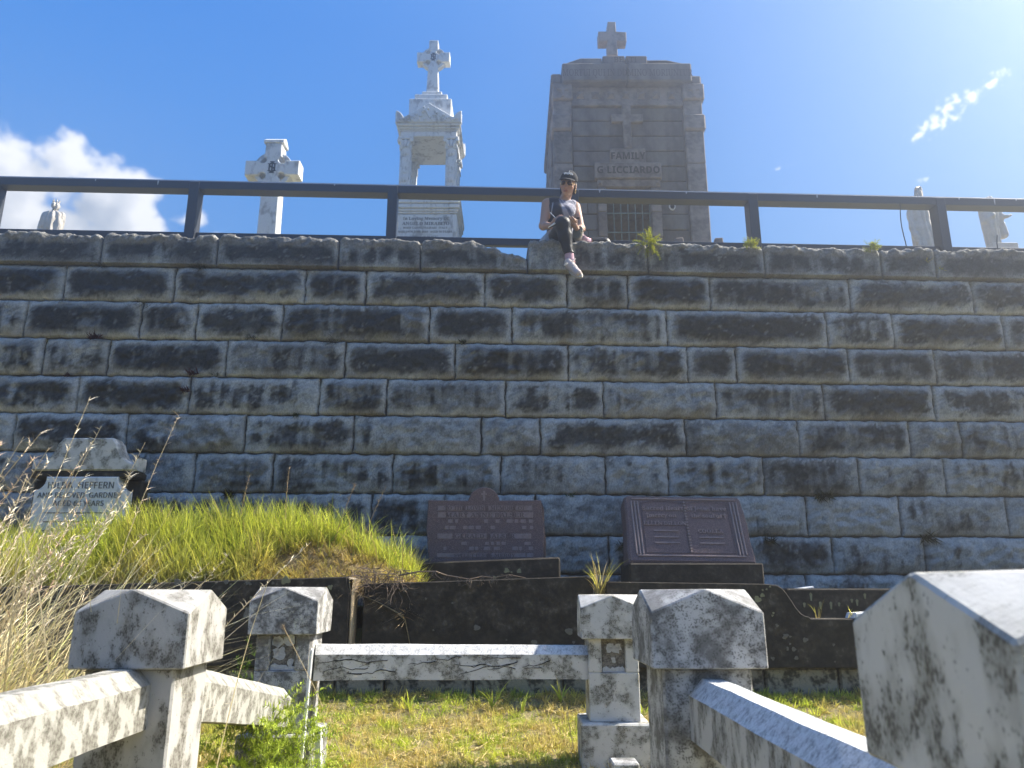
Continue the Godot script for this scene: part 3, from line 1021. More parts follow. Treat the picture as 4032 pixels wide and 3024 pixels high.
# ---------------------------------------------------------------- celtic crosses
# front outline of a ringed cross round the middle of its arms
func celtic(t: Node3D, c: Vector3, arm: float, up: float, down: float, hw: float, flare: float, ah: float, ring: float, deep: float, m: String) -> void:
	var st := begin()
	var p := PackedVector2Array([Vector2(-hw - flare, -down), Vector2(hw + flare, -down)])
	var nr := ah * 0.46
	for q in [[1, -1], [1, 1], [-1, 1], [-1, -1]]:
		# a round notch is cut into each inner corner
		var notch := arc(Vector2(hw + nr * 0.2, ah + nr * 0.2), nr, 104.5, 345.5, 9)
		var tip := PackedVector2Array([Vector2(arm, ah)])
		var up_first: bool = q[0] * q[1] < 0
		var run := PackedVector2Array()
		for v in notch:
			run.append(Vector2(v.x * q[0], v.y * q[1]))
		if not up_first:
			run.reverse()
		if up_first:
			p.append_array(run)
			p.append(Vector2(arm * q[0], ah * q[1]))
		else:
			p.append(Vector2(arm * q[0], ah * q[1]))
			p.append_array(run)
		if q == [1, 1]:
			p.append_array([Vector2(hw * 0.9, up), Vector2(-hw * 0.9, up)])
	ext(st, p, -deep * 0.5, deep * 0.5, Transform3D(), 0.01)
	part("cross", done(st), M[m], t).position = c - t.position
	var rs := begin()
	for q in 4:
		var a0 := 90.0 * q + 14.0
		var a1 := 90.0 * q + 76.0
		var seg := arc(Vector2.ZERO, ring, a0, a1, 8)
		var inn := arc(Vector2.ZERO, ring * 0.78, a0, a1, 8)
		inn.reverse()
		seg.append_array(inn)
		ext(rs, seg, -deep * 0.32, deep * 0.32, Transform3D(), 0.005)
	part("ring", done(rs), M[m], t).position = c - t.position
	for l in [["I", 1.25, 0.9], ["H", 0.8, 1.1], ["S", 1.0, 1.0]]:
		words(t, "monogram", l[0], ah * 1.25 * l[1], c + Vector3(0, 0, deep * 0.5) - t.position, M.letter_grey, "Droid Serif", Basis().scaled(Vector3(l[2], 1, 1)), 0.008)


func build_cross() -> void:
	var t := thing("celtic_cross", "white marble ringed cross on a plain shaft behind the fence", "cross", P(-3.10, 4.3, 9.0))
	celtic(t, P(-3.105, 6.10, 9.0), 0.35, 0.36, 1.5, 0.115, 0.012, 0.105, 0.255, 0.19, "monument")
	var cap := begin()
	ext(cap, PackedVector2Array([Vector2(-0.105, 0.0), Vector2(0.105, 0.0), Vector2(0.105, 0.035), Vector2(0.02, 0.10), Vector2(-0.02, 0.10), Vector2(-0.105, 0.035)]), -0.13, 0.13, Transform3D(Basis(Vector3.UP, PI / 2), Vector3.ZERO), 0.004)
	part("coped_top", done(cap), M.monument, t).position = P(-3.105, 6.462, 9.0) - t.position
	blk(t, "plinth", "monument", -3.4, -2.8, 4.2, 4.6, 8.75, 9.25, 0.02)


func build_monument() -> void:
	var t := thing("canopy_monument", "white marble monument with four columns, carved pediment and ringed cross", "monument", P(-1.41, 5.0, 11.95))
	var c := -1.41
	blk(t, "die", "monument", c - 0.50, c + 0.50, 5.0, 6.78, 11.5, 12.42, 0.012)
	blk(t, "inscription_panel", "monument", c - 0.44, c + 0.44, 5.5, 6.755, 11.492, 11.499, 0.003)
	for s in [[0.515, 6.783, 6.815], [0.53, 6.817, 6.86], [0.55, 6.862, 6.945], [0.565, 6.947, 7.05]]:
		blk(t, "base_cornice", "monument", c - s[0], c + s[0], s[1], s[2], 12.0 - s[0], 11.92 + s[0], 0.012)
	words(t, "inscription", "In Loving Memory Of", 0.052, P(c, 6.69, 11.491) - t.position, M.letter_grey, "Droid Serif", Basis().scaled(Vector3(0.95, 1, 1)), 0.004, true)
	words(t, "inscription", "ANGELO MIRABITO", 0.055, P(c, 6.60, 11.491) - t.position, M.letter_grey, "Droid Serif", Basis().scaled(Vector3(1.0, 1, 1)), 0.004, true)
	words(t, "inscription", "BORN CANNETO LIPARI   ITALY.", 0.032, P(c, 6.525, 11.491) - t.position, M.letter_grey, "Droid Serif", Basis(), 0.004, true)
	words(t, "inscription", "DIED 19TH JUNE 1919   AGED 58 YEARS.", 0.032, P(c, 6.455, 11.491) - t.position, M.letter_grey, "Droid Serif", Basis(), 0.004, true)
	words(t, "inscription", "\"REST IN PEACE\"", 0.034, P(c, 6.365, 11.491) - t.position, M.letter_grey, "Droid Serif", Basis(), 0.004, true)
	blk(t, "inscription_rule", "letter_grey", c - 0.1, c + 0.1, 6.408, 6.412, 11.488, 11.491, 0.0005)
	for d in [11.5, 12.22]:
		for s in [-1, 1]:
			var x: float = c + s * 0.385
			var col := blk(t, "column", "monument", x - 0.09, x + 0.09, 7.052, 8.0, d + 0.02, d + 0.2, 0.008)
			for y in [-0.43, 0.02]:
				var cut: Mesh = box_mesh(Vector3(0.098, 0.30, 0.012), 0.003)
				part("panel", cut, M.monument, col).position = Vector3(0, y + 0.14, 0.091)
			for y in [-0.10, 0.40]:
				var r := begin()
				ext(r, arc(Vector2.ZERO, 0.066, 0, 340, 17), 0.0, 0.016, Transform3D(), 0.006)
				part("roundel", done(r), M.monument, col).position = Vector3(0, y, 0.09)
				var pt := begin()
				for q in 4:
					ext(pt, arc(Vector2(0.026, 0).rotated(PI / 4 + q * PI / 2), 0.021, 0, 320, 8), 0.0, 0.012, Transform3D(), 0.004)
				part("rosette", done(pt), M.monument, col).position = Vector3(0, y, 0.105)
			blk(t, "capital", "monument", x - 0.10, x + 0.10, 8.002, 8.16, d + 0.01, d + 0.21, 0.01)
			blk(t, "abacus", "monument", x - 0.13, x + 0.13, 8.162, 8.215, d - 0.02, d + 0.24, 0.012)
			blk(t, "necking", "monument", x - 0.105, x + 0.105, 7.985, 8.012, d + 0.005, d + 0.215, 0.006)
			var lf := begin()
			for q in [-1, 0, 1]:
				ext(lf, PackedVector2Array([Vector2(q * 0.03 - 0.012, -0.07), Vector2(q * 0.03 + 0.012, -0.07), Vector2(q * 0.075 + 0.03, 0.05), Vector2(q * 0.085, 0.085), Vector2(q * 0.075 - 0.03, 0.05)]), 0.0, 0.03, Transform3D(), 0.008)
			part("capital_leaf", done(lf), M.monument, t).position = P(x, 8.08, d + 0.01) - t.position
			for q in [-1, 1]:
				var sc := begin()
				ext(sc, arc(Vector2.ZERO, 0.034, 0, 330, 12), -0.06, 0.06, Transform3D(), 0.01)
				part("scroll", done(sc), M.monument, t).position = P(x + q * 0.105, 8.135, d + 0.03) - t.position
	blk(t, "architrave", "monument", c - 0.475, c + 0.475, 8.217, 8.315, 11.5, 12.42, 0.008)
	for s in [[0.49, 8.317, 8.345], [0.515, 8.347, 8.385], [0.545, 8.387, 8.43]]:
		blk(t, "cornice", "monument", c - s[0], c + s[0], s[1], s[2], 11.98 - s[0], 11.94 + s[0], 0.012)
	var pd := PackedVector2Array([Vector2(c - 0.56, 8.432), Vector2(c + 0.56, 8.432), Vector2(c + 0.56, 8.61)])
	for q in [[0.555, 8.655], [0.52, 8.65], [0.475, 8.62], [0.44, 8.57], [0.42, 8.535], [0.0, 8.81]]:
		pd.append(Vector2(c + q[0], q[1]))
	for q in [[0.42, 8.535], [0.44, 8.57], [0.475, 8.62], [0.52, 8.65], [0.555, 8.655], [0.56, 8.61]]:
		pd.append(Vector2(c - q[0], q[1]))
	for d in [11.41, 12.4]:
		var st := begin()
		ext(st, pd, -d - 0.09, -d, Transform3D(), 0.012)
		part("pediment", done(st), M.monument, t).position = -t.position
	var rf := begin()
	ext(rf, PackedVector2Array([Vector2(c - 0.53, 8.433), Vector2(c + 0.53, 8.433), Vector2(c + 0.53, 8.48), Vector2(c, 8.77), Vector2(c - 0.53, 8.48)]), -12.398, -11.502)
	part("roof", done(rf), M.monument, t).position = -t.position
	var iv := begin()
	for k in 26:
		var x := -0.47 + k * 0.94 / 25.0
		var y := 8.475 + (0.5 + 0.5 * sin(k * 2.1)) * maxf(0.02, 0.20 - absf(x) * 0.42)
		if absf(x) < 0.05:
			continue
		var a := k * 1.9
		var leaf := PackedVector2Array()
		for q in 10:
			leaf.append(Vector2(0.034 if q % 2 == 0 else 0.018, 0).rotated(a + q * TAU / 10))
		ext(iv, leaf, -11.411, -11.39, Transform3D(Basis(), Vector3(c + x, y, 0)), 0.006)
	ext(iv, PackedVector2Array([Vector2(-0.018, -0.12), Vector2(0.018, -0.12), Vector2(0.018, 0.03), Vector2(0.06, 0.03), Vector2(0.06, 0.07), Vector2(0.018, 0.07), Vector2(0.018, 0.12), Vector2(-0.018, 0.12), Vector2(-0.018, 0.07), Vector2(-0.06, 0.07), Vector2(-0.06, 0.03), Vector2(-0.018, 0.03)]), -11.411, -11.38, Transform3D(Basis(Vector3(0, 0, 1), 0.5), Vector3(c - 0.03, 8.62, 0)), 0.006)
	part("ivy_carving", done(iv), M.monument, t).position = -t.position
	for s in [[0.365, 8.6, 9.02], [0.285, 9.022, 9.165], [0.215, 9.167, 9.195], [0.175, 9.197, 9.30]]:
		blk(t, "step", "monument", c - s[0], c + s[0], s[1], s[2], 11.96 - s[0], 11.96 + s[0], 0.012)
	celtic(t, P(c - 0.005, 10.075, 11.96), 0.295, 0.355, 0.775, 0.088, 0.022, 0.10, 0.225, 0.17, "monument")


# ---------------------------------------------------------------- statues
func folds(p: Vector3, c: Vector3, k: float, amp: float) -> float:
	var q := p - c
	return amp * sin(atan2(q.x, q.z) * k + n_mid.get_noise_3d(p.x, p.y * 0.4, p.z) * 4.0 + q.y * 1.5)


func build_statues() -> void:
	var t := thing("robed_statue", "small white robed statue behind the fence in front of the cloud", "statue", P(-10.49, 7.0, 16.0))
	var c := P(-10.47, 8.3, 16.0)
	part("figure", net(P(-10.95, 7.25, 16.35), P(-10.05, 9.5, 15.6), 0.03, func(p: Vector3) -> float:
		var d := limb(p, c + Vector3(0, -1.0, 0), c + Vector3(0, 0.1, 0), 0.27, 0.19)
		d = smin(d, ball(p, c + Vector3(0.0, 0.55, 0), Vector3(0.235, 0.33, 0.18)), 0.12)
		d = smin(d, limb(p, c + Vector3(-0.17, 0.74, 0), c + Vector3(-0.2, 0.2, 0.06), 0.09, 0.08), 0.06)
		d = smin(d, limb(p, c + Vector3(0.17, 0.74, 0), c + Vector3(0.19, 0.15, 0.1), 0.09, 0.08), 0.06)
		d = smin(d, limb(p, c + Vector3(0.03, 0.78, 0.1), c + Vector3(0.16, -0.1, 0.2), 0.05, 0.06), 0.04)
		d = minf(d, ball(p, c + Vector3(0.03, 0.98, 0.02), Vector3(0.085, 0.105, 0.09)))
		return d + folds(p, c, 9.0, 0.014)), M.statue, t)
	t.get_child(0).position = -t.position
	var crown := begin()
	for k in 7:
		var a := TAU * k / 7.0
		tube(crown, [c + Vector3(0.03 + cos(a) * 0.06, 1.06, 0.02 + sin(a) * 0.06), c + Vector3(0.03 + cos(a) * 0.075, 1.13, 0.02 + sin(a) * 0.075)], 0.018, 0.006, 5)
	part("crown", done(crown), M.statue, t).position = -t.position
	blk(t, "plinth", "monument", -10.9, -10.05, 6.7, 7.3, 15.6, 16.4, 0.03)

	t = thing("draped_statue", "pale draped statue partly hidden behind the right fence post", "statue", P(7.0, 5.4, 12.0))
	c = P(7.0, 6.55, 12.0)
	part("figure", net(P(6.6, 5.7, 12.35), P(7.45, 7.65, 11.65), 0.025, func(p: Vector3) -> float:
		var d := limb(p, c + Vector3(0.02, -0.7, 0), c + Vector3(-0.02, 0.15, 0), 0.22, 0.16)
		d = smin(d, ball(p, c + Vector3(0.0, 0.42, 0), Vector3(0.19, 0.3, 0.14)), 0.1)
		d = smin(d, limb(p, c + Vector3(-0.16, 0.55, 0), c + Vector3(-0.205, 0.2, 0.05), 0.065, 0.055), 0.05)
		d = smin(d, limb(p, c + Vector3(-0.205, 0.2, 0.05), c + Vector3(-0.19, -0.1, 0.14), 0.05, 0.035), 0.03)
		d = smin(d, ball(p, c + Vector3(-0.185, -0.17, 0.16), Vector3(0.035, 0.06, 0.035)), 0.03)
		d = smin(d, limb(p, c + Vector3(0.18, 0.5, 0), c + Vector3(0.25, 0.1, 0.08), 0.065, 0.05), 0.05)
		d = smin(d, limb(p, c + Vector3(0.25, 0.1, 0.08), c + Vector3(0.22, -0.15, 0.1), 0.06, 0.05), 0.03)
		d = smin(d, limb(p, c + Vector3(0, 0.7, 0), c + Vector3(0.02, 0.95, 0), 0.08, 0.062), 0.06)
		return d + folds(p, c, 11.0, 0.012)), M.statue, t)
	t.get_child(0).position = -t.position
	blk(t, "plinth", "monument", 6.65, 7.4, 5.2, 5.82, 11.7, 12.35, 0.03)

	t = thing("reaching_statue", "pale robed statue holding one hand out at the far right", "statue", P(7.85, 5.3, 11.5))
	c = P(7.85, 6.6, 11.5)
	part("figure", net(P(7.55, 6.15, 11.8), P(8.3, 7.15, 11.15), 0.018, func(p: Vector3) -> float:
		var d := limb(p, c + Vector3(-0.02, -0.36, 0), c + Vector3(-0.04, -0.05, 0), 0.11, 0.12)
		d = smin(d, ball(p, c + Vector3(-0.01, 0.13, 0), Vector3(0.15, 0.19, 0.11)), 0.08)
		d = smin(d, limb(p, c + Vector3(-0.13, 0.22, 0), c + Vector3(-0.125, 0.03, 0.03), 0.055, 0.05), 0.04)
		d = smin(d, limb(p, c + Vector3(-0.125, 0.03, 0.03), c + Vector3(-0.03, 0.09, 0.12), 0.05, 0.035), 0.03)
		d = smin(d, limb(p, c + Vector3(0.11, 0.2, 0), c + Vector3(0.15, 0.1, 0.03), 0.06, 0.055), 0.04)
		d = smin(d, limb(p, c + Vector3(0.15, 0.1, 0.03), c + Vector3(0.22, 0.085, 0.1), 0.035, 0.022), 0.02)
		d = smin(d, limb(p, c + Vector3(0.22, 0.085, 0.1), c + Vector3(0.265, 0.10, 0.11), 0.02, 0.010), 0.01)
		d = minf(d, limb(p, c + Vector3(0.235, 0.09, 0.1), c + Vector3(0.262, 0.118, 0.1), 0.009, 0.007))
		d = smin(d, limb(p, c + Vector3(0.13, 0.12, -0.02), c + Vector3(0.16, -0.2, 0.0), 0.06, 0.075), 0.03)
		d = minf(d, ball(p, c + Vector3(0.01, 0.40, 0.02), Vector3(0.06, 0.08, 0.065)))
		d = smin(d, limb(p, c + Vector3(0.01, 0.28, 0), c + Vector3(0.01, 0.36, 0.01), 0.04, 0.035), 0.03)
		return d + folds(p, c, 9.0, 0.008)), M.statue, t)
	t.get_child(0).position = -t.position
	blk(t, "base_block", "statue", 7.70, 8.12, 6.06, 6.20, 11.35, 11.68, 0.01)
	blk(t, "plinth", "monument", 7.6, 8.2, 5.0, 6.058, 11.25, 11.78, 0.02)

	for q in [[2.03, "low dark stone cross just showing above the wall before the mausoleum"], [2.51, "low dark stone cross just showing above the wall right of the mausoleum"]]:
		var o := thing("grave_cross", q[1], "cross", P(q[0], 4.15, 8.6), "low stone crosses behind the wall")
		var st := begin()
		ext(st, PackedVector2Array([Vector2(-0.055, 0.0), Vector2(0.055, 0.0), Vector2(0.05, 0.66), Vector2(0.095, 0.66), Vector2(0.095, 0.735), Vector2(0.05, 0.74), Vector2(0.045, 0.80), Vector2(-0.045, 0.795), Vector2(-0.05, 0.74), Vector2(-0.095, 0.735), Vector2(-0.095, 0.66), Vector2(-0.05, 0.66)]), -0.04, 0.04, Transform3D(), 0.008)
		part("cross", done(st), M.brown_stone, o)
		var foot := part("foot", box_mesh(Vector3(0.3, 0.16, 0.22), 0.02), M.brown_stone, o)
		foot.position = Vector3(0, 0.0, 0)


# ---------------------------------------------------------------- graves at the foot of the wall
func lichen_spots(o: Node3D, m: String, n: int, x0: float, x1: float, y0: float, y1: float, d: float, big: float) -> void:
	var st := begin()
	for k in n:
		var r := big * 0.7 * pow(rng.randf(), 1.8) + 0.007
		var p := PackedVector2Array()
		var a0 := rng.randf() * 9.0
		var q := 15
		for i in q:
			var a := TAU * i / q
			p.append(Vector2(cos(a), sin(a) * 0.9) * r * (0.85 + 0.16 * sin(a * 3.0 + a0) + rng.randf_range(-0.16, 0.16)))
		ext(st, p, -0.003, 0.0025, Transform3D(Basis(), P(rng.randf_range(x0, x1), rng.randf_range(y0, y1), d)), 0.0)
	part("lichen", done(st), M[m], o).position = -o.position


func build_graves() -> void:
	# three dark kerb slabs on a row of plinth stones
	var t := thing("grave_kerb", "dark lichen-spotted grave kerb below the grassy mound, its right end chipped", "grave kerb", P(-2.4, 0.2, 5.3))
	part("slab", ext_mesh(PackedVector2Array([Vector2(-3.9, 0.362), Vector2(-1.06, 0.362), Vector2(-1.058, 0.80), Vector2(-1.075, 0.86), Vector2(-1.085, 0.917), Vector2(-2.0, 0.888), Vector2(-3.9, 0.835)]), -5.40, -5.2, 0.006), M.dark_slab, t).position = -t.position
	var chip := begin()
	ext(chip, PackedVector2Array([Vector2(-1.054, 0.37), Vector2(-1.038, 0.37), Vector2(-1.034, 0.60), Vector2(-1.036, 0.86), Vector2(-1.02, 0.905), Vector2(-1.075, 0.915), Vector2(-1.07, 0.86), Vector2(-1.056, 0.80)]), -5.36, -5.207, Transform3D(), 0.01)
	part("broken_edge", done(chip), M.buff, t).position = -t.position
	lichen_spots(t, "spots", 14, -2.7, -1.1, 0.42, 0.88, 5.2, 0.05)
	lichen_spots(t, "spots_yellow", 4, -2.0, -1.1, 0.75, 0.9, 5.1995, 0.035)
	lichen_spots(t, "spots", 9, -2.6, -1.15, 0.865, 0.895, 5.199, 0.03)
	t = thing("grave_kerb", "tilted plain dark slab of the middle grave, between two caps", "grave kerb", P(-0.2, 0.2, 5.3))
	part("slab", ext_mesh(PackedVector2Array([Vector2(-0.985, 0.362), Vector2(0.545, 0.362), Vector2(0.545, 0.908), Vector2(0.5, 0.922), Vector2(-0.985, 0.872)]), -5.45, -5.29, 0.006), M.dark_slab, t).position = -t.position
	lichen_spots(t, "spots", 12, -0.95, 0.5, 0.42, 0.86, 5.29, 0.035)
	t = thing("grave_kerb", "dark kerb slab curving down in an ogee to a low wall on the right", "grave kerb", P(1.9, 0.2, 5.3))
	var og := PackedVector2Array([Vector2(0.615, 0.352), Vector2(4.6, 0.352), Vector2(4.6, 0.645), Vector2(1.935, 0.652)])
	for i in 9:
		var a := i / 8.0
		og.append(Vector2(1.925 - 0.21 * a, 0.665 + 0.20 * (a - sin(TAU * a) / TAU * 0.85)))
	og.append_array([Vector2(1.64, 0.872), Vector2(0.615, 0.886)])
	part("slab", ext_mesh(og, -5.37, -5.2, 0.005), M.dark_slab, t).position = -t.position
	lichen_spots(t, "spots", 18, 1.3, 1.95, 0.4, 0.64, 5.2, 0.03)
	lichen_spots(t, "spots", 7, 2.0, 3.2, 0.38, 0.6, 5.2, 0.04)
	lichen_spots(t, "spots_yellow", 7, 1.58, 1.70, 0.66, 0.86, 5.1995, 0.035)
	var row := thing("plinth_course", "low course of worn stone blocks under the dark grave slabs", "plinth", P(0.3, 0.0, 5.3))
	var xs := [-3.9, -3.0, -2.1, -1.5, -1.135, -0.82, -0.25, 0.33, 0.60, 1.25, 1.62, 2.1, 2.9, 3.7, 4.6]
	for k in xs.size() - 1:
		blk(row, "plinth_block", "plinth", xs[k] + 0.006, xs[k + 1] - 0.006, 0.0, 0.348, 5.245 + rng.randf_range(-0.012, 0.012), 5.45, 0.014)

	t = thing("back_kerb", "low dark kerb behind the ogee slab, streaked with pale drips", "grave kerb", P(3.2, 0.5, 5.95))
	blk(t, "kerb", "dark_slab", 2.03, 2.86, 0.55, 0.842, 5.9, 6.02, 0.012)
	blk(t, "kerb", "dark_slab", 2.872, 3.3, 0.55, 0.87, 5.88, 6.02, 0.03)
	blk(t, "kerb", "dark_slab", 3.306, 4.6, 0.55, 0.846, 5.9, 6.02, 0.012)
	var dr := begin()
	for k in 12:
		var x := 2.15 + k * 0.068 + rng.randf_range(-0.02, 0.02)
		var l := rng.randf_range(0.02, 0.06)
		ext(dr, PackedVector2Array([Vector2(-0.006, -l), Vector2(0.004, -l * 1.05), Vector2(0.011, -l * 0.2), Vector2(0.0, 0.0), Vector2(-0.01, -l * 0.2)]), -0.003, 0.002, Transform3D(Basis(), P(x, 0.82 - rng.randf() * 0.08, 5.9)))
	part("drips", done(dr), M.spots_yellow, t).position = -t.position

	# brown granite headstone with a half-round top
	t = thing("granite_headstone", "brown granite headstone with a half-round crest, lettered in bands", "headstone", P(-0.22, 0.6, 6.25))
	var base := part("base", ext_mesh(PackedVector2Array([Vector2(-0.96, 0.5), Vector2(0.368, 0.5), Vector2(0.368, 1.06), Vector2(0.355, 1.073), Vector2(-0.95, 1.023), Vector2(-0.96, 1.01)]), -6.45, -6.0, 0.012), M.dark_slab, t)
	base.position = -t.position
	lichen_spots(t, "spots_yellow", 6, -0.25, 0.1, 0.90, 1.02, 6.0, 0.04)
	var hp := PackedVector2Array([Vector2(-0.66, 1.02), Vector2(0.25, 1.055), Vector2(0.258, 1.3), Vector2(0.238, 1.535)])
	hp.append_array(arc(Vector2(-0.228, 1.51), 0.13, 10, 170, 14))
	hp.append_array([Vector2(-0.68, 1.535), Vector2(-0.69, 1.3)])
	part("stone", ext_mesh(hp, -6.42, -6.29, 0.006), M.granite, t).position = -t.position
	var rough := ext_mesh(PackedVector2Array([Vector2(0.242, 1.06), Vector2(0.268, 1.06), Vector2(0.275, 1.2), Vector2(0.262, 1.32), Vector2(0.262, 1.45), Vector2(0.245, 1.52)]), -6.41, -6.30, 0.01)
	part("rough_edge", rough, M.granite_rough, t).position = -t.position
	var lines := [["TO THE LOVING MEMORY OF", 1.471, 0.030, 0.99], ["MARY ANNE BALSER", 1.415, 0.034, 0.99], ["", 1.366, 0.022, 0.0], ["", 1.315, 0.022, 0.0], ["GERALD BALSER", 1.247, 0.032, 0.95], ["", 1.19, 0.02, 0.0], ["", 1.15, 0.022, 0.0], ["SWEET JESUS MERCY", 1.097, 0.026, 0.5]]
	for l in lines:
		var y: float = l[1]
		var hh: float = l[2]
		var x := -0.60
		while x < 0.15:
			var w: float = rng.randf_range(0.02, 0.05) if l[3] < 0.3 else rng.randf_range(0.05, 0.2)
			if rng.randf() < 0.55 or l[3] > 0.9:
				blk(t, "polished_band", "granite_pale", x, minf(x + w, 0.17), y - hh * 0.62, y + hh * 0.62, 6.2885, 6.292, 0.0005)
			x += w + rng.randf_range(0.004, 0.03)
		if l[0]:
			words(t, "inscription", l[0], hh, P(-0.22, y, 6.2885) - t.position, M.letter_dim, "Droid Serif", Basis().scaled(Vector3(1.25 if l[0].length() < 20 else 1.05, 1, 1)), 0.004, true)
	blk(t, "crest_cross", "granite_pale", -0.238, -0.218, 1.53, 1.61, 6.286, 6.2895, 0.001)
	blk(t, "crest_cross", "granite_pale", -0.252, -0.204, 1.575, 1.59, 6.2855, 6.289, 0.001)

	# red granite stone carved as an open book
	t = thing("book_headstone", "red-brown granite headstone carved as an open book, leaning back on its base", "headstone", P(1.41, 1.035, 6.14))
	var bb := part("base", box_mesh(Vector3(1.03, 0.53, 0.5), 0.012), M.dark_slab, t)
	bb.position = P(1.415, 0.765, 6.31) - t.position
	var tilt := Node3D.new()
	tilt.name = "book"
	t.add_child(tilt)
	tilt.rotation = Vector3(deg_to_rad(-23.0), deg_to_rad(3.0), deg_to_rad(-0.6))
	var bk := begin()
	ext(bk, PackedVector2Array([Vector2(-0.50, 0.0), Vector2(0.50, 0.0), Vector2(0.505, 0.05), Vector2(0.492, 0.2), Vector2(0.497, 0.35), Vector2(0.478, 0.56), Vector2(0.46, 0.588), Vector2(-0.46, 0.588), Vector2(-0.485, 0.57), Vector2(-0.49, 0.3), Vector2(-0.505, 0.1)]), -0.19, 0.0, Transform3D(), 0.015)
	part("slab", done(bk), M.granite, tilt)
	var pg := begin()
	for s in [-1, 1]:
		var p := PackedVector2Array([Vector2(0.004 * s, 0.075), Vector2(0.36 * s, 0.075), Vector2(0.36 * s, 0.52)])
		for i in 7:
			var u := i / 6.0
			p.append(Vector2(lerpf(0.36, 0.004, u) * s, 0.52 + 0.02 * sin(u * PI)))
		ext(pg, p, -0.01, 0.005, Transform3D(), 0.004)
	part("pages", done(pg), M.granite, tilt)
	for s in [-1, 1]:
		for k in 3:
			var o := part("page_edge", box_mesh(Vector3(0.014, 0.47, 0.014), 0.004), M.granite_pale, tilt)
			o.position = Vector3(s * (0.382 + k * 0.026), 0.30, 0.003)
	for y in [0.055, 0.556]:
		var o := part("border", box_mesh(Vector3(0.86, 0.012, 0.012), 0.003), M.granite_pale, tilt)
		o.position = Vector3(0, y, 0.002)
	var sp := begin()
	for i in 18:
		cbox(sp, Vector3(0, 0.09 + i * 0.0255, 0.005), Vector3(0.02, 0.016, 0.012), 0.004, Basis(Vector3(0, 0, 1), 0.6))
	part("spine_cord", done(sp), M.granite_pale, tilt)
	var tx := [[-0.18, 0.47, "Sacred Heart", 0.036], [0.18, 0.47, "of Jesus have", 0.036], [-0.19, 0.405, "mercy on", 0.034], [0.17, 0.405, "the soul of", 0.034], [-0.18, 0.335, "ELLEN DILLON", 0.032], [0.18, 0.27, "COOLEA", 0.034]]
	for q in tx:
		words(tilt, "inscription", q[2], q[3], Vector3(q[0], q[1], 0.006), M.letter_pale, "Droid Serif", Basis(), 0.006, true)
	for q in [[-0.315, 0.405], [0.32, 0.405]]:
		var o := part("dagger_cross", box_mesh(Vector3(0.008, 0.05, 0.006), 0.001), M.granite_pale, tilt)
		o.position = Vector3(q[0], q[1], 0.0065)
		o = part("dagger_cross", box_mesh(Vector3(0.028, 0.008, 0.005), 0.001), M.granite_pale, tilt)
		o.position = Vector3(q[0], q[1] + 0.01, 0.0075)
	for y in [0.27, 0.215, 0.165]:
		for s in [-1, 1]:
			if y > 0.25 and s > 0:
				continue
			var o := part("worn_line", box_mesh(Vector3(0.20, 0.012, 0.004), 0.001), M.granite_pale, tilt)
			o.position = Vector3(s * 0.18, y, 0.0048)

	# white marble headstone behind the tall dry grass
	t = thing("white_headstone", "white marble headstone with notched shoulders behind the tall dry grass", "headstone", P(-3.47, 0.7, 6.25))
	var c := -3.472
	var body := PackedVector2Array([Vector2(c - 0.375, 0.7), Vector2(c + 0.375, 0.7), Vector2(c + 0.375, 1.60)])
	body.append_array(arc(Vector2(c + 0.39, 1.70), 0.10, 262, 190, 6))
	body.append_array([Vector2(c + 0.29, 1.715), Vector2(c - 0.29, 1.715)])
	body.append_array(arc(Vector2(c - 0.39, 1.70), 0.10, 350, 278, 6))
	body.append(Vector2(c - 0.375, 1.60))
	part("tablet", ext_mesh(body, -6.34, -6.2, 0.01), M.monument, t).position = -t.position
	blk(t, "frame_stone", "dark_slab", c - 0.45, c + 0.45, 0.6, 1.70, 6.30, 6.42, 0.02)
	blk(t, "moulding", "dark_slab", c - 0.43, c + 0.43, 1.705, 1.762, 6.215, 6.40, 0.015)
	var crown := PackedVector2Array([Vector2(c - 0.43, 1.765), Vector2(c + 0.43, 1.765), Vector2(c + 0.43, 1.875)])
	crown.append_array(arc(Vector2(c + 0.44, 2.02), 0.20, 255, 190, 6))
	crown.append_array([Vector2(c + 0.20, 2.035), Vector2(c - 0.20, 2.035)])
	crown.append_array(arc(Vector2(c - 0.44, 2.02), 0.20, 350, 285, 6))
	crown.append(Vector2(c - 0.43, 1.875))
	part("pediment", ext_mesh(crown, -6.36, -6.21, 0.012), M.marble_cracked, t).position = -t.position
	var tl := [["HILDA  HEFFERN", 1.645, 0.052], ["AND BELOVED  GARDNER", 1.565, 0.042], ["AGED 60 YEARS", 1.50, 0.042]]
	for q in tl:
		words(t, "inscription", q[0], q[2], P(c, q[1], 6.198) - t.position, M.letter_grey, "Droid Sans", Basis(), 0.004)
	for k in 4:
		blk(t, "worn_line", "letter_grey", c - 0.26, c + 0.24, 1.42 - k * 0.07, 1.428 - k * 0.07, 6.1975, 6.2, 0.0005)

	# loose pieces
	var v := [["marble_offcut", "flat white marble offcut lying at the foot of the wall", 2.245, 0.72, 0.86, 0.16, 6.15], ["marble_offcut", "small white marble offcut lying on the low dark wall by the right cap", 2.295, 0.655, 0.695, 0.18, 5.27]]
	for q in v:
		var st := begin()
		var w: float = q[5]
		ext(st, PackedVector2Array([Vector2(-w * 0.5, 0.0), Vector2(w * 0.45, 0.0), Vector2(w * 0.5, (q[4] - q[3]) * 0.6), Vector2(w * 0.42, q[4] - q[3]), Vector2(-w * 0.40, (q[4] - q[3]) * 0.85)]), -0.05, 0.05, Transform3D(), 0.008)
		var o := part(q[0], done(st), M.monument, self)
		o.position = P(q[2], q[3], q[6])
		o.rotation.y = 0.2
		tag(o, q[1], "stone")
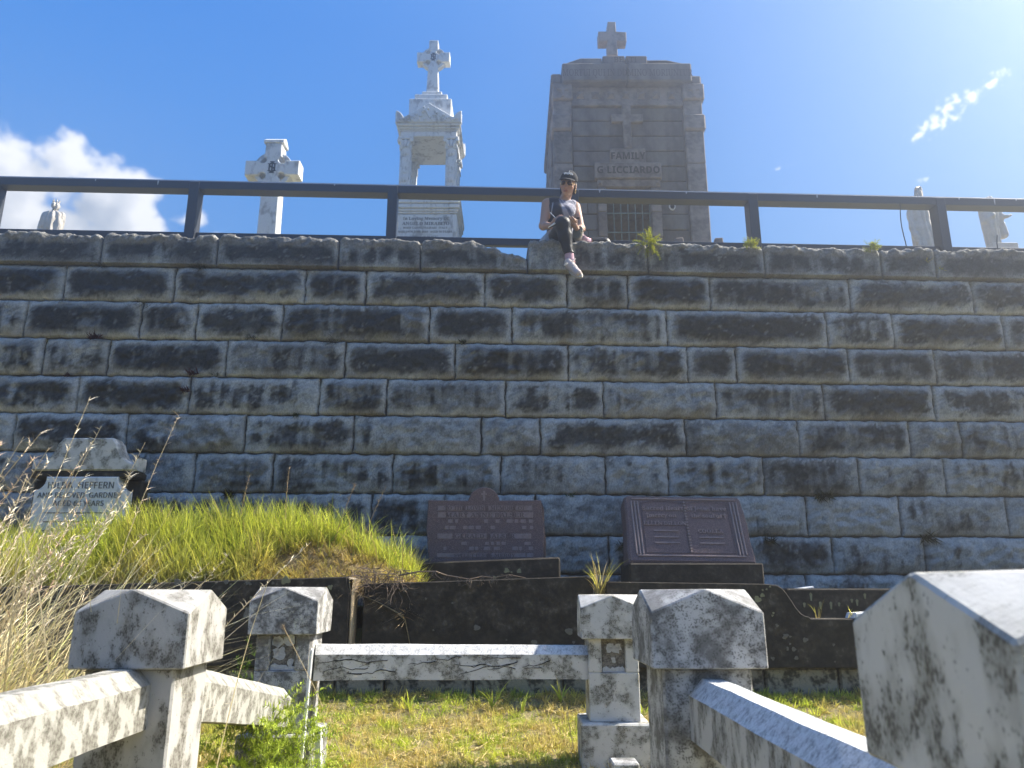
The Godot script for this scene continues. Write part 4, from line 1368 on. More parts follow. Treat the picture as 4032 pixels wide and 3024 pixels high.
	var sb := part("marble_block", box_mesh(Vector3(0.11, 0.20, 0.12), 0.006), M.marble_dark, self)
	sb.position = P(0.462, 0.06, 3.46)
	tag(sb, "small upright marble block in front of the right back post's pedestal", "stone")
	for q in [["thin white splinter of marble leaning by the left back post", P(-0.853, 0.60, 3.46), P(-0.868, 0.16, 3.46), 0.014], ["squat white stone splinter standing in the fern", P(-0.785, 0.31, 3.38), P(-0.772, 0.02, 3.38), 0.028]]:
		var st := begin()
		var a: Vector3 = q[1]
		var b: Vector3 = q[2]
		ext(st, PackedVector2Array([Vector2(-q[3] * 0.4, 0), Vector2(q[3] * 0.5, 0.0), Vector2(q[3] * 0.4, a.y - b.y - 0.01), Vector2(-q[3] * 0.1, a.y - b.y), Vector2(-q[3] * 0.5, a.y - b.y - 0.02)]), -q[3] * 0.5, q[3] * 0.5, Transform3D(), 0.003)
		var o := part("marble_splinter", done(st), M.monument, self)
		o.position = b
		o.rotation.z = atan2(b.x - a.x, a.y - b.y)
		tag(o, q[0], "stone")


# ---------------------------------------------------------------- the marble posts and rails of the plot
func cap_mesh(seed_: int) -> ArrayMesh:
	rng.seed = seed_
	var v := []
	for y in [0.0, 0.142]:
		for c in [[-1, -1], [1, -1], [1, 1], [-1, 1]]:
			v.append(Vector3(c[0] * 0.15, y, c[1] * 0.15))
	for c in [[0, -1], [1, 0], [0, 1], [-1, 0]]:
		v.append(Vector3(c[0] * 0.151, 0.199, c[1] * 0.151))
	for i in v.size():
		v[i] += Vector3(rng.randf_range(-1, 1), rng.randf_range(-1, 1) if i > 3 else 0.0, rng.randf_range(-1, 1)) * 0.003
	var f := [[0, 1, 2, 3], [8, 9, 10, 11]]
	for k in 4:
		var n := (k + 1) % 4
		f.append([k, n, 4 + n, 8 + k, 4 + k])
		f.append([4 + n, 8 + n, 8 + k])
	var st := begin()
	solid(st, v, f, 0.0035)
	return done(st)


func make_post(label: String, x: float, d: float, top: float, turn: float, m: String, cap: ArrayMesh, socket: bool, w := 0.235, roll := 0.0) -> Node3D:
	var foot := low_ground(x, d)
	var t := thing("corner_post", label, "post", P(x, foot, d), "gabled marble posts of the old plot")
	t.rotation = Vector3(0, turn, roll)
	var h := top - 0.197 - foot
	var pedestal := 0.25 - foot if socket else 0.06
	part("pedestal", box_mesh(Vector3(0.32, pedestal + 0.1, 0.32), 0.008, Vector3(0, (pedestal - 0.1) * 0.5, 0)), M[m], t)
	var st := begin()
	if socket:
		cbox(st, Vector3(0, (pedestal + h) * 0.5, -0.011), Vector3(w, h - pedestal, w - 0.022), 0.005)
		var hw := w * 0.5
		cbox(st, Vector3(0, (pedestal + h - 0.15) * 0.5, hw - 0.0105), Vector3(w, h - 0.15 - pedestal, 0.021), 0.004)
		for s in [-1, 1]:
			cbox(st, Vector3(s * (hw + 0.055) * 0.5, h - 0.075, hw - 0.0105), Vector3(hw - 0.055, 0.149, 0.021), 0.004)
	else:
		cbox(st, Vector3(0, (pedestal + h) * 0.5, 0), Vector3(w, h - pedestal, w), 0.006)
	part("shaft", done(st), M[m], t)
	if socket:
		var sk := part("broken_socket", box_mesh(Vector3(0.106, 0.15, 0.006), 0.001), M.mortar, t)
		sk.position = Vector3(0, h - 0.075, w * 0.5 - 0.02)
		var pl := begin()
		var low := PackedVector2Array([Vector2(-0.052, 0.0), Vector2(0.052, 0.0)])
		for i in 12:
			low.append(Vector2(0.052 - i * 0.104 / 11.0, 0.018 + rng.randf_range(-0.006, 0.010)))
		ext(pl, low, 0.0, 0.006, Transform3D(Basis(), Vector3(0, h - 0.149, w * 0.5 - 0.018)), 0.001)
		for k in 7:
			var q := PackedVector2Array()
			var r := rng.randf_range(0.010, 0.026)
			for i in 9:
				q.append(Vector2(cos(i * TAU / 9), sin(i * TAU / 9)) * r * rng.randf_range(0.6, 1.25))
			ext(pl, q, 0.0, 0.004, Transform3D(Basis(), Vector3(rng.randf_range(-0.035, 0.035), h - rng.randf_range(0.02, 0.12), w * 0.5 - 0.0185)), 0.001)
		part("plaster", done(pl), M.plaster, t)
	var c := part("cap", cap, M[m], t)
	c.position = Vector3(0, h, 0)
	return t


func rail(label: String, a: Vector3, b: Vector3, m: String, cracks := 0, washed := "marble_washed") -> void:
	var l := a.distance_to(b)
	var t := thing("marble_rail", label, "rail", (a + b) * 0.5, "marble rails between the posts")
	var z := (b - a).normalized()
	var x := Vector3.UP.cross(z).normalized()
	t.basis = Basis(x, z.cross(x), z)
	var v := []
	var prof := [[-0.062, -0.074], [0.062, -0.074], [0.062, 0.034], [0.026, 0.074], [-0.026, 0.074], [-0.062, 0.034]]
	var cuts := 9
	for k in cuts + 1:
		for q in prof:
			v.append(Vector3(q[0] + rng.randf_range(-0.0016, 0.0016), q[1] + rng.randf_range(-0.0016, 0.0016), l * (float(k) / cuts - 0.5)))
	# sides and under face in one surface, the rain-washed top and its two chamfers in another
	var mesh := ArrayMesh.new()
	for top in 2:
		var st := begin()
		for k in cuts:
			for i in 6:
				var j := (i + 1) % 6
				if (i in [2, 3, 4]) != (top == 1):
					continue
				var q := [v[k * 6 + i], v[k * 6 + j], v[k * 6 + 6 + j], v[k * 6 + 6 + i]]
				fan(st, q, Vector3(0, 0, q[0].z))
		if top == 0:
			for e in [0, cuts * 6]:
				fan(st, v.slice(e, e + 6), Vector3.ZERO)
		st.generate_normals()
		st.commit(mesh)
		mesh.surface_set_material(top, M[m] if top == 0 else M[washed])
	part("bar", mesh, null, t)
	if cracks:
		# dark veins that the weather has opened along the seen face
		var st := begin()
		for k in cracks:
			var u := rng.randf_range(-0.42, 0.40) * l
			var y := rng.randf_range(-0.05, 0.03)
			var pts := []
			for i in rng.randi_range(4, 11):
				pts.append(Vector3(0.0635, y, u))
				u += rng.randf_range(0.012, 0.03)
				y += rng.randf_range(-0.010, 0.007)
			tube(st, pts, 0.0019, 0.0007, 4)
		part("veins", done(st), M.gap, t)


func build_posts() -> void:
	var fine := cap_mesh(3)
	var other := cap_mesh(17)
	rng.seed = 77
	make_post("white marble gabled post with a grey-mottled cap, left beside the dry grass", -1.0, 2.25, 0.842, 0.02, "marble_near", fine, false)
	make_post("gabled marble post at the back left, dull grey cap over a broken rail socket", -1.0, 3.65, 0.848, 0.015, "marble_dark", other, true)
	make_post("gabled marble post at the back right, pale cap, standing on a square pedestal", 0.478, 3.93, 0.812, -0.02, "marble_cracked", other, true)
	make_post("gabled marble post right of centre, holding the white-topped sloping rail", 0.508, 2.25, 0.843, 0.012, "marble", fine, false)
	make_post("huge blurred gabled marble post cap, nearest the camera at the right edge", 0.551, 0.80, 0.864, 0.0, "marble_pale", fine, false)
	make_post("gabled marble post out at the left, end of the near left rail", -1.0, 0.72, 0.846, 0.01, "marble", other, false)
	rail("near left marble rail running out of the picture from the mottled post", P(-1.0, 0.572, 2.14), P(-1.0, 0.572, 0.84), "marble_grey", 0, "marble_grey")
	rail("fallen marble rail, sloping from the left post down into the fern", P(-0.985, 0.558, 2.37), P(-0.975, 0.372, 3.40), "marble_grey", 0, "marble_grey")
	rail("black-veined marble rail between the two back posts", P(0.365, 0.507, 3.90), P(-0.885, 0.528, 3.66), "marble_cracked", 16)
	rail("marble rail with a sunlit white top running towards the camera on the right", P(0.52, 0.545, 2.135), P(0.545, 0.545, 0.92), "marble_streaked")


# ---------------------------------------------------------------- the woman on the wall
func build_person() -> void:
	var t := thing("person", "person in black cap, sunglasses and leggings sitting on the wall writing in a notebook", "person", P(0.48, 4.11, 7.12))
	var o := t.position
	var H := P(0.572, 4.812, 7.07)
	var fwd := Vector3(-0.30, -0.32, 1.0).normalized()
	var upw := Vector3(0.17, 1.0, 0.24)
	var ax := upw.cross(fwd).normalized()
	var head := Transform3D(Basis(ax, fwd.cross(ax), fwd), H)
	var inv := head.affine_inverse()
	var sr := P(0.352, 4.635, 7.12)
	var er := P(0.312, 4.345, 7.04)
	var wr := P(0.388, 4.275, 6.88)
	var hr := P(0.425, 4.295, 6.82)
	var sl := P(0.655, 4.612, 7.15)
	var el := P(0.692, 4.32, 7.05)
	var wl := P(0.632, 4.238, 6.88)
	var hl := P(0.602, 4.25, 6.82)
	var hip_r := P(0.425, 4.20, 7.13)
	var hip_l := P(0.555, 4.20, 7.15)
	var kr := P(0.487, 4.225, 6.75)
	var ar := P(0.548, 3.885, 6.775)
	var kl := P(0.92, 4.165, 7.08)
	var al := P(0.745, 4.165, 7.02)
	var torso := func(p: Vector3) -> float:
		var d := limb(p, P(0.47, 4.22, 7.15), P(0.50, 4.40, 7.16), 0.125, 0.105)
		d = smin(d, limb(p, P(0.44, 4.53, 7.14), P(0.58, 4.52, 7.15), 0.092, 0.088), 0.09)
		d = smin(d, limb(p, P(0.40, 4.64, 7.13), P(0.615, 4.625, 7.15), 0.052, 0.050), 0.08)
		d = smin(d, limb(p, P(0.46, 4.52, 7.07), P(0.56, 4.515, 7.08), 0.058, 0.058), 0.05)
		return d
	var legs := func(p: Vector3, g: float) -> float:
		var d := limb(p, hip_r, kr, 0.088, 0.064)
		d = smin(d, limb(p, kr, kr.lerp(ar, 0.35) + Vector3(0, 0, -0.012), 0.060, 0.061), 0.04)
		d = smin(d, limb(p, kr.lerp(ar, 0.35) + Vector3(0, 0, -0.012), ar, 0.060, 0.038), 0.03)
		var e := limb(p, hip_l, kl, 0.084, 0.058)
		e = smin(e, limb(p, kl, al, 0.056, 0.036), 0.04)
		return smin(d, e, 0.04) - g
	var arms := func(p: Vector3) -> float:
		var d := limb(p, sr, er, 0.050, 0.039)
		d = smin(d, limb(p, er, er.lerp(wr, 0.35), 0.039, 0.037), 0.03)
		d = smin(d, limb(p, er.lerp(wr, 0.35), wr, 0.037, 0.024), 0.02)
		var e := limb(p, sl, el, 0.046, 0.037)
		e = smin(e, limb(p, el, el.lerp(wl, 0.35), 0.037, 0.035), 0.03)
		e = smin(e, limb(p, el.lerp(wl, 0.35), wl, 0.035, 0.023), 0.02)
		return minf(d, e)
	var body := func(p: Vector3) -> float:
		var d: float = smin(torso.call(p), arms.call(p), 0.045)
		d = smin(d, limb(p, P(0.525, 4.66, 7.14), H + Vector3(-0.008, -0.06, -0.02), 0.052, 0.046), 0.04)
		return smin(d, legs.call(p, -0.004), 0.05)
	var flesh := Color(0.44, 0.265, 0.19)
	var mesh := net(P(0.22, 3.84, 7.35), P(1.02, 4.80, 6.65), 0.0125, body, func(_p, _n): return flesh)
	# head, in its own frame: x to her left, y up, z where she looks
	var face := func(w: Vector3) -> float:
		var p := inv * w
		var d := ball(p, Vector3(0, 0.03, -0.018), Vector3(0.075, 0.092, 0.094))
		d = smin(d, ball(p, Vector3(0, -0.045, 0.022), Vector3(0.055, 0.068, 0.062)), 0.05)
		d = smin(d, ball(p, Vector3(0, -0.098, 0.052), Vector3(0.024, 0.018, 0.022)), 0.03)
		for s in [-1, 1]:
			d = smin(d, ball(p, Vector3(0.036 * s, -0.02, 0.052), Vector3(0.026, 0.022, 0.02)), 0.02)
			d = smin(d, ball(p, Vector3(0.077 * s, -0.002, -0.012), Vector3(0.010, 0.030, 0.018)), 0.008)
			d = smin(d, ball(p, Vector3(0.011 * s, -0.036, 0.084), Vector3(0.009, 0.008, 0.010)), 0.008)
			d = smin(d, ball(p, Vector3(0.032 * s, 0.03, 0.062), Vector3(0.030, 0.010, 0.014)), 0.014)
		d = smin(d, limb(p, Vector3(0, 0.022, 0.076), Vector3(0, -0.032, 0.097), 0.009, 0.0125), 0.012)
		d = smin(d, ball(p, Vector3(0, -0.063, 0.079), Vector3(0.023, 0.006, 0.010)), 0.006)
		d = smin(d, ball(p, Vector3(0, -0.073, 0.077), Vector3(0.019, 0.006, 0.010)), 0.006)
		return smin(d, limb(p, Vector3(0, -0.05, -0.03), Vector3(-0.02, -0.14, -0.05), 0.05, 0.05), 0.03)
	net(H + Vector3(-0.13, -0.16, -0.14), H + Vector3(0.13, 0.16, 0.15), 0.005, face, func(w: Vector3, _n):
		var p := inv * w
		var lips := smoothstep(0.028, 0.018, absf(p.x)) * smoothstep(0.014, 0.008, absf(p.y + 0.068)) * smoothstep(0.07, 0.078, p.z)
		return flesh.lerp(Color(0.30, 0.10, 0.085), lips * 0.8).lerp(Color(0.5, 0.24, 0.18), smoothstep(0.02, 0.0, absf(p.y + 0.03)) * 0.35), mesh)
	# hands: a palm, four curled fingers and a thumb each
	for s in [[wr, hr, Vector3(0.75, 0.1, 0.45), Vector3(0.1, 0.7, 0.5), 1.0], [wl, hl, Vector3(-0.55, 0.55, 0.5), Vector3(0.55, 0.55, 0.4), -1.0]]:
		var w: Vector3 = s[0]
		var palm: Vector3 = s[1]
		var fd: Vector3 = (palm - w).normalized()
		var out_: Vector3 = s[2].normalized()
		var side := fd.cross(out_).normalized()
		var bones := [[w, palm, 0.024, 0.030]]
		for k in 4:
			var root := palm + side * (k - 1.5) * 0.019 + fd * 0.018
			var ln: float = [0.036, 0.041, 0.039, 0.031][k]
			var mid := root + (fd * 0.55 + out_ * 0.65).normalized() * ln
			var tip := mid + (out_ * 0.9 - fd * 0.35).normalized() * ln * 0.8
			bones.append([root, mid, 0.0100, 0.0092])
			bones.append([mid, tip, 0.0092, 0.0076])
		var tr := palm - side * 0.027 - fd * 0.012
		var tm: Vector3 = tr + (out_ * 0.7 - side * 0.5 + fd * 0.4).normalized() * 0.034
		bones.append([tr, tm, 0.012, 0.0105])
		bones.append([tm, tm + (out_ * 0.6 + side * 0.35 + fd * 0.7).normalized() * 0.028, 0.0105, 0.0085])
		net(palm - Vector3(0.1, 0.1, 0.1), palm + Vector3(0.1, 0.1, 0.1), 0.005, func(p: Vector3) -> float:
			var d := 1.0
			for b in bones:
				d = smin(d, limb(p, b[0], b[1], b[2], b[3]), 0.006)
			return d, func(_p, _n): return flesh, mesh)
	part("body", mesh, M.skin, t).position = -o
	# sleeveless top, dark on her right, pale and streaked on her left
	var top := net(P(0.28, 4.16, 7.36), P(0.74, 4.74, 6.94), 0.0095, func(p: Vector3) -> float:
		var d: float = torso.call(p) - 0.012 - n_mid.get_noise_3d(p.x * 2.0, p.y * 1.3, p.z * 2.0) * 0.007
		d = maxf(d, 0.074 - (p - sr - Vector3(-0.028, -0.03, 0.0)).length())
		d = maxf(d, 0.068 - (p - sl - Vector3(0.024, -0.03, 0.0)).length())
		d = maxf(d, -limb(p, P(0.525, 4.66, 7.14), H, 0.062, 0.055))
		return maxf(d, 4.20 - p.y), func(p: Vector3, _n):
		var x := p.x - 0.505 + (p.y - 4.5) * 0.16
		var pale := smoothstep(-0.008, 0.008, x + n_mid.get_noise_2d(p.y * 1.5, 3.0) * 0.02)
		var st := n_mid.get_noise_3d(p.x * 6.0 + p.y * 3.0, p.y * 0.9, 0.0)
		var k := Color(0.022, 0.026, 0.042).lerp(Color(0.36, 0.36, 0.43).lerp(Color(0.10, 0.11, 0.18), smoothstep(0.05, 0.35, st)), pale)
		var mark := smoothstep(0.008, 0.003, absf(p.x - 0.405 - (p.y - 4.55) * 0.15)) * smoothstep(4.47, 4.49, p.y) * smoothstep(4.62, 4.60, p.y)
		k = k.lerp(Color(0.42, 0.43, 0.47), mark * 0.9)
		return k.lerp(Color(0.03, 0.03, 0.04), smoothstep(4.40, 4.37, p.y) * pale * smoothstep(0.62, 0.60, p.x)))
	part("sleeveless_top", top, M.cloth, t).position = -o
	var tail := net(P(0.25, 4.08, 7.28), P(0.50, 4.32, 6.96), 0.011, func(p: Vector3) -> float:
		var d := limb(p, P(0.40, 4.26, 7.08), P(0.335, 4.165, 7.03), 0.062, 0.055)
		d = smin(d, limb(p, P(0.40, 4.17, 7.06), P(0.295, 4.145, 7.03), 0.05, 0.03), 0.04)
		return d + n_mid.get_noise_3dv(p * 2.0) * 0.008, func(_p, _n): return Color(0.52, 0.53, 0.55))
	part("shirt_tail", tail, M.cloth, t).position = -o
	var lg := net(P(0.30, 3.85, 7.32), P(1.04, 4.36, 6.62), 0.011, func(p: Vector3) -> float:
		var d: float = legs.call(p, 0.004)
		d = smin(d, limb(p, P(0.44, 4.20, 7.16), P(0.54, 4.20, 7.17), 0.11, 0.11), 0.04)
		d = maxf(d, 3.922 - p.y)
		d = maxf(d, 0.055 - (p - al).length())
		return d + n_fine.get_noise_3d(p.x * 0.8, p.y * 0.8, p.z * 0.8) * 0.0022)
	part("leggings", lg, M.leggings, t).position = -o
	var cuff := begin(true)
	tube(cuff, [ar + Vector3(-0.006, 0.052, 0.003), ar + Vector3(-0.004, 0.036, 0.002)], 0.049, 0.047, 14)
	part("legging_cuff", done(cuff), M.leggings, t).position = -o
	# socks
	var sock := begin(true)
	tube(sock, [ar + Vector3(-0.005, 0.042, 0.002), ar + Vector3(-0.002, 0.02, 0.0), ar + Vector3(0.002, -0.03, 0.004), ar + Vector3(0.008, -0.07, 0.014)], 0.043, 0.045, 14)
	part("sock", done(sock), M.sock, t).position = -o
	sock = begin(true)
	tube(sock, [al + Vector3(0.02, 0.0, -0.01), al + Vector3(-0.02, 0.0, 0.02), al + Vector3(-0.065, 0.012, 0.07)], 0.04, 0.042, 12)
	part("sock", done(sock), M.sock, t).position = -o
	# shoes: upper in pale pink, thick pale sole, laces
	for s in [[ar + Vector3(0.004, -0.085, -0.02), ar + Vector3(0.072, -0.225, 0.145), Vector3(-0.35, 0.55, 0.75), 1], [P(0.645, 4.175, 6.93), P(0.670, 4.228, 6.925), Vector3(0.45, 0.0, -0.85), 0]]:
		var a: Vector3 = s[0]
		var b: Vector3 = s[1]
		var f := (b - a).normalized()
		var u := (Vector3(s[2]) - f * f.dot(s[2])).normalized()
		var xf := Transform3D(Basis(f.cross(u), u, f) if false else Basis(u.cross(f), u, f), a)
		var xi := xf.affine_inverse()
		var l := a.distance_to(b)
		var sh := Node3D.new()
		sh.name = "shoe"
		t.add_child(sh, true)
		var up := func(w: Vector3) -> float:
			var p := xi * w
			var d := limb(p, Vector3(0, 0.014, -0.004), Vector3(0, 0.004, l - 0.012), 0.040, 0.032)
			d = smin(d, limb(p, Vector3(0, 0.05, 0.01), Vector3(0, 0.03, l * 0.45), 0.040, 0.032), 0.03)
			return maxf(d, -0.018 - p.y)
		var sole := func(w: Vector3) -> float:
			var p := xi * w
			var q := Vector2(p.x / 0.045, (p.z - l * 0.5) / (l * 0.5 + 0.045))
			return maxf((q.length() - 1.0) * 0.042, absf(p.y + 0.026) - 0.012)
		var c := (a + b) * 0.5
		var r := Vector3.ONE * (l * 0.5 + 0.09)
		part("upper", net(c - r, c + r, 0.008, up, func(_p, _n): return Color(0.60, 0.51, 0.485)), M.shoe, sh).position = -o
		part("sole", net(c - r, c + r, 0.008, sole, func(_p, _n): return Color(0.55, 0.52, 0.46) if s[3] else Color(0.20, 0.20, 0.175)), M.shoe, sh).position = -o
		var lc := begin()
		for k in 4:
			var z := l * (0.28 + 0.11 * k)
			tube(lc, [xf * Vector3(-0.026, 0.050 - k * 0.006, z), xf * Vector3(0, 0.066 - k * 0.006, z), xf * Vector3(0.026, 0.050 - k * 0.006, z)], 0.004, 0.004, 5)
		for q in [-1, 1]:
			var loop := []
			for k in 9:
				var an := TAU * k / 8.0
				loop.append(xf * Vector3(q * (0.022 + 0.020 * (1 - cos(an))), 0.075 + 0.012 * sin(an), l * 0.3 + 0.012 * sin(an)))
			tube(lc, loop, 0.0032, 0.0032, 5)
		part("laces", done(lc), M.shoe, sh).position = -o
	# head gear
	var hair := net(H - Vector3.ONE * 0.15, H + Vector3.ONE * 0.15, 0.008, func(w: Vector3) -> float:
		var p := inv * w
		var d := ball(p, Vector3(0, 0.012, -0.030), Vector3(0.082, 0.098, 0.092))
		d = smin(d, ball(p, Vector3(-0.066, -0.045, -0.03), Vector3(0.018, 0.05, 0.03)), 0.02)
		d = smin(d, ball(p, Vector3(0.066, -0.04, -0.03), Vector3(0.018, 0.045, 0.03)), 0.02)
		d = maxf(d, p.z - 0.012 - absf(p.x) * 0.12)
		return maxf(d, p.y - 0.075) + n_fine.get_noise_3dv(w * 1.5) * 0.004)
	part("hair", hair, M.hair, t).position = -o
	var capn := Node3D.new()
	capn.name = "cap"
	t.add_child(capn)
	var dome := net(H - Vector3.ONE * 0.2, H + Vector3.ONE * 0.2, 0.007, func(w: Vector3) -> float:
		var p := inv * w
		var d := ball(p, Vector3(0, 0.055, -0.014), Vector3(0.090, 0.100, 0.107))
		d = maxf(d, 0.046 - p.y - p.z * 0.05)
		return d - 0.0015 * cos(atan2(p.x, p.z + 0.014) * 6.0))
	part("crown", dome, M.cap_cloth, capn).position = -o
	var brim := net(H - Vector3.ONE * 0.22, H + Vector3.ONE * 0.22, 0.0055, func(w: Vector3) -> float:
		var p := inv * w
		var curve := p.y - 0.060 + p.x * p.x * 3.4 + (p.z - 0.08) * 0.28
		var d := Vector2(p.x / 0.083, (p.z - 0.075) / 0.088).length() - 1.0
		return maxf(maxf(absf(curve) - 0.004, d * 0.08), 0.055 - p.z))
	part("brim", brim, M.cap_cloth, capn).position = -o
	var scr := begin()
	var line := []
	for k in 40:
		var u := -0.046 + k * 0.092 / 39.0
		var y := 0.105 + 0.011 * sin(k * 0.95) + 0.004 * sin(k * 2.3)
		var zz := 0.107 * sqrt(maxf(0.0, 1.0 - pow(u / 0.090, 2) - pow((y - 0.055) / 0.100, 2))) - 0.0135
		line.append(head * Vector3(u, y, zz + 0.003))
	tube(scr, line, 0.0028, 0.0028, 5)
	tube(scr, [line[22], line[22] + head.basis * Vector3(0.004, 0.018, -0.004), line[25]], 0.0026, 0.0024, 5)
	part("embroidery", done(scr), M.thread, capn).position = -o
	var sg := Node3D.new()
	sg.name = "sunglasses"
	t.add_child(sg)
	for s in [-1, 1]:
		var le := begin(true)
		var rim := []
		var p0 := []
		for k in 17:
			var a := TAU * k / 16.0
			var e := Vector3(s * (0.035 + 0.027 * cos(a)), 0.008 + 0.023 * sin(a) - 0.004 * cos(a), 0.0)
			e.z = 0.096 - e.x * e.x * 7.0
			rim.append(head * e)
			if k < 16:
				p0.append(head * (e + Vector3(0, 0, 0.002)))
		var mid := head * Vector3(s * 0.035, 0.008, 0.0985)
		for k in 16:
			tri(le, p0[k], p0[(k + 1) % 16], mid, head * Vector3(s * 0.03, 0, 0))
			tri(le, p0[k], p0[(k + 1) % 16], mid - fwd * 0.007, head * Vector3(s * 0.03, 0, 0.3))
		part("lens", done(le), M.lens, sg).position = -o
		var fr := begin()
		tube(fr, rim, 0.0016, 0.0016, 5)
		tube(fr, [head * Vector3(s * 0.062, 0.014, 0.070), head * Vector3(s * 0.078, 0.012, 0.02), head * Vector3(s * 0.080, 0.004, -0.02)], 0.0018, 0.0018, 5)
		if s > 0:
			tube(fr, [head * Vector3(-0.010, 0.013, 0.097), head * Vector3(0, 0.017, 0.101), head * Vector3(0.010, 0.013, 0.097)], 0.0016, 0.0016, 5)
		part("frame", done(fr), M.gold, sg).position = -o
	var er_ := begin()
	var hoop := []
	for k in 13:
		hoop.append(head * (Vector3(0.083, -0.052, -0.005) + Vector3(0.002, cos(TAU * k / 12) * 0.019, sin(TAU * k / 12) * 0.019)))
	tube(er_, hoop, 0.0035, 0.0035, 6)
	part("hoop_earring", done(er_), M.gold, t).position = -o

	# what the hands hold
	var nb := thing("notebook", "open pocket notebook with pale pages resting on the seated person's knee", "notebook", P(0.54, 4.30, 6.84))
	var leaf := [[P(0.347, 4.168, 6.735), P(0.466, 4.318, 6.86), P(0.565, 4.312, 6.85), P(0.47, 4.235, 6.72), "pages"], [P(0.565, 4.300, 6.83), P(0.570, 4.318, 6.90), P(0.662, 4.338, 6.89), P(0.660, 4.318, 6.82), "back_half"]]
	for q in leaf:
		var n: Vector3 = (q[1] - q[0]).cross(q[3] - q[0]).normalized()
		n = n if n.y > 0.0 else -n
		for layer in [[0.0, 0.004, "cover"], [0.0045, 0.013, q[4]]]:
			var v := []
			for h in 2:
				for k in 4:
					v.append(q[k] + n * layer[h] - nb.position)
			var st := begin()
			solid(st, v, [[0, 1, 2, 3], [4, 5, 6, 7], [0, 1, 5, 4], [1, 2, 6, 5], [2, 3, 7, 6], [3, 0, 4, 7]], 0.0008)
			part(layer[2], done(st), M.paper if layer[2] == "pages" else M.cover, nb)
	var pen := begin()
	tube(pen, [P(0.432, 4.300, 6.80), P(0.372, 4.385, 6.83)], 0.0045, 0.0042, 8)
	var pn := part("pen", done(pen), M.steel, self)
	tag(pn, "slim silver pen held in the writing hand of the seated person", "pen")
	pen = begin()


# ---------------------------------------------------------------- plants
func blade(st: SurfaceTool, root: Vector3, dir: Vector3, h: float, w: float, bend: float, c0: Color, c1: Color, segs := 3) -> void:
	var side := dir.cross(Vector3.UP)
	side = (side if side.length() > 0.05 else Vector3.RIGHT).normalized()
	side = side.rotated(Vector3.UP, bend * 3.0)
	var p := root
	var d := dir.normalized()
	var flat := Vector3(d.x, 0, d.z).normalized()
	var last := [p - side * w * 0.5, p + side * w * 0.5]
	for i in segs:
		var u := float(i + 1) / segs
		d = (d + (flat * 0.8 - Vector3.UP * 0.45) * bend * u).normalized()
		p += d * h / segs
		var ww := w * 0.5 * (1.0 - u * u)
		var ca := c0.lerp(c1, float(i) / segs)
		var cb := c0.lerp(c1, u)
		if i == segs - 1:
			for q in [[last[0], ca], [last[1], ca], [p, cb]]:
				st.set_color(q[1])
				st.add_vertex(q[0])
		else:
			var now := [p - side * ww, p + side * ww]
			for q in [[last[0], ca], [last[1], ca], [now[1], cb], [last[0], ca], [now[1], cb], [now[0], cb]]:
				st.set_color(q[1])
				st.add_vertex(q[0])
			last = now


func tuft(n: int, h: float, w: float, spread: float, bend: float, c0: Color, c1: Color) -> ArrayMesh:
	var st := begin()
	for k in n:
		var a := rng.randf() * TAU
		var lean := rng.randf() * spread
		var d := Vector3(cos(a) * lean, 1.0, sin(a) * lean).normalized()
		var root := Vector3(cos(a), 0, sin(a)) * rng.randf() * 0.02
		var k0 := rng.randf_range(0.75, 1.25)
		blade(st, root, d, h * rng.randf_range(0.5, 1.15), w * rng.randf_range(0.7, 1.2), bend * rng.randf_range(0.2, 1.3), c0 * k0, c1 * k0)
	return done(st)


func scatter(called: String, mesh: Mesh, m: Material, where: Array, tints: Array, parent: Node3D) -> MultiMeshInstance3D:
	var mm := MultiMesh.new()
	mm.transform_format = MultiMesh.TRANSFORM_3D
	mm.use_colors = true
	mm.mesh = mesh
	mm.instance_count = where.size()
	for i in where.size():
		mm.set_instance_transform(i, where[i])
		mm.set_instance_color(i, tints[i])
	var o := MultiMeshInstance3D.new()
	o.name = called
	o.multimesh = mm
	o.material_override = m
	parent.add_child(o, true)
	return o


func mound_y(x: float, d: float) -> float:
	var crest := lerpf(0.95, 1.19, smoothstep(-0.62, -1.45, x)) - 0.16 * smoothstep(-2.85, -3.4, x) + n_mid.get_noise_2d(x * 0.6, d * 0.6) * 0.05
	var y := lerpf(0.80, crest, smoothstep(5.28, 5.80, d))
	y = lerpf(y, 0.62, smoothstep(-1.05, -0.55, x) * smoothstep(5.55, 5.25, d))
	return y - 0.12 * smoothstep(6.0, 6.4, d) - 0.9 * smoothstep(-0.72, -0.5, x)


func fern_plume(st: SurfaceTool, root: Vector3, dir: Vector3, l: float, c0: Color, c1: Color) -> void:
	# an arching stem carrying whorls of short flat needles
	var p := root
	var d := dir.normalized()
	var n := int(l / 0.010)
	for i in n:
		var u := float(i) / n
		d = (d + Vector3(0, -0.035, 0) + Vector3(rng.randf_range(-0.05, 0.05), rng.randf_range(-0.04, 0.04), rng.randf_range(-0.05, 0.05))).normalized()
		var q := p + d * 0.010
		st.set_color(c0 * 0.7)
		var s := d.cross(Vector3(0.3, 0.2, 1)).normalized() * 0.0012
		for v in [p - s, p + s, q]:
			st.add_vertex(v)
		p = q
		if i < 2:
			continue
		for k in 4:
			var a := rng.randf() * TAU
			var side := d.cross(Vector3.UP if absf(d.y) < 0.9 else Vector3.RIGHT).normalized().rotated(d, a)
			var e := (side + d * rng.randf_range(0.2, 0.9)).normalized()
			blade(st, p, e, rng.randf_range(0.018, 0.034) * (1.1 - 0.4 * u), 0.0044, 0.1, c0, c0.lerp(c1, rng.randf()), 2)


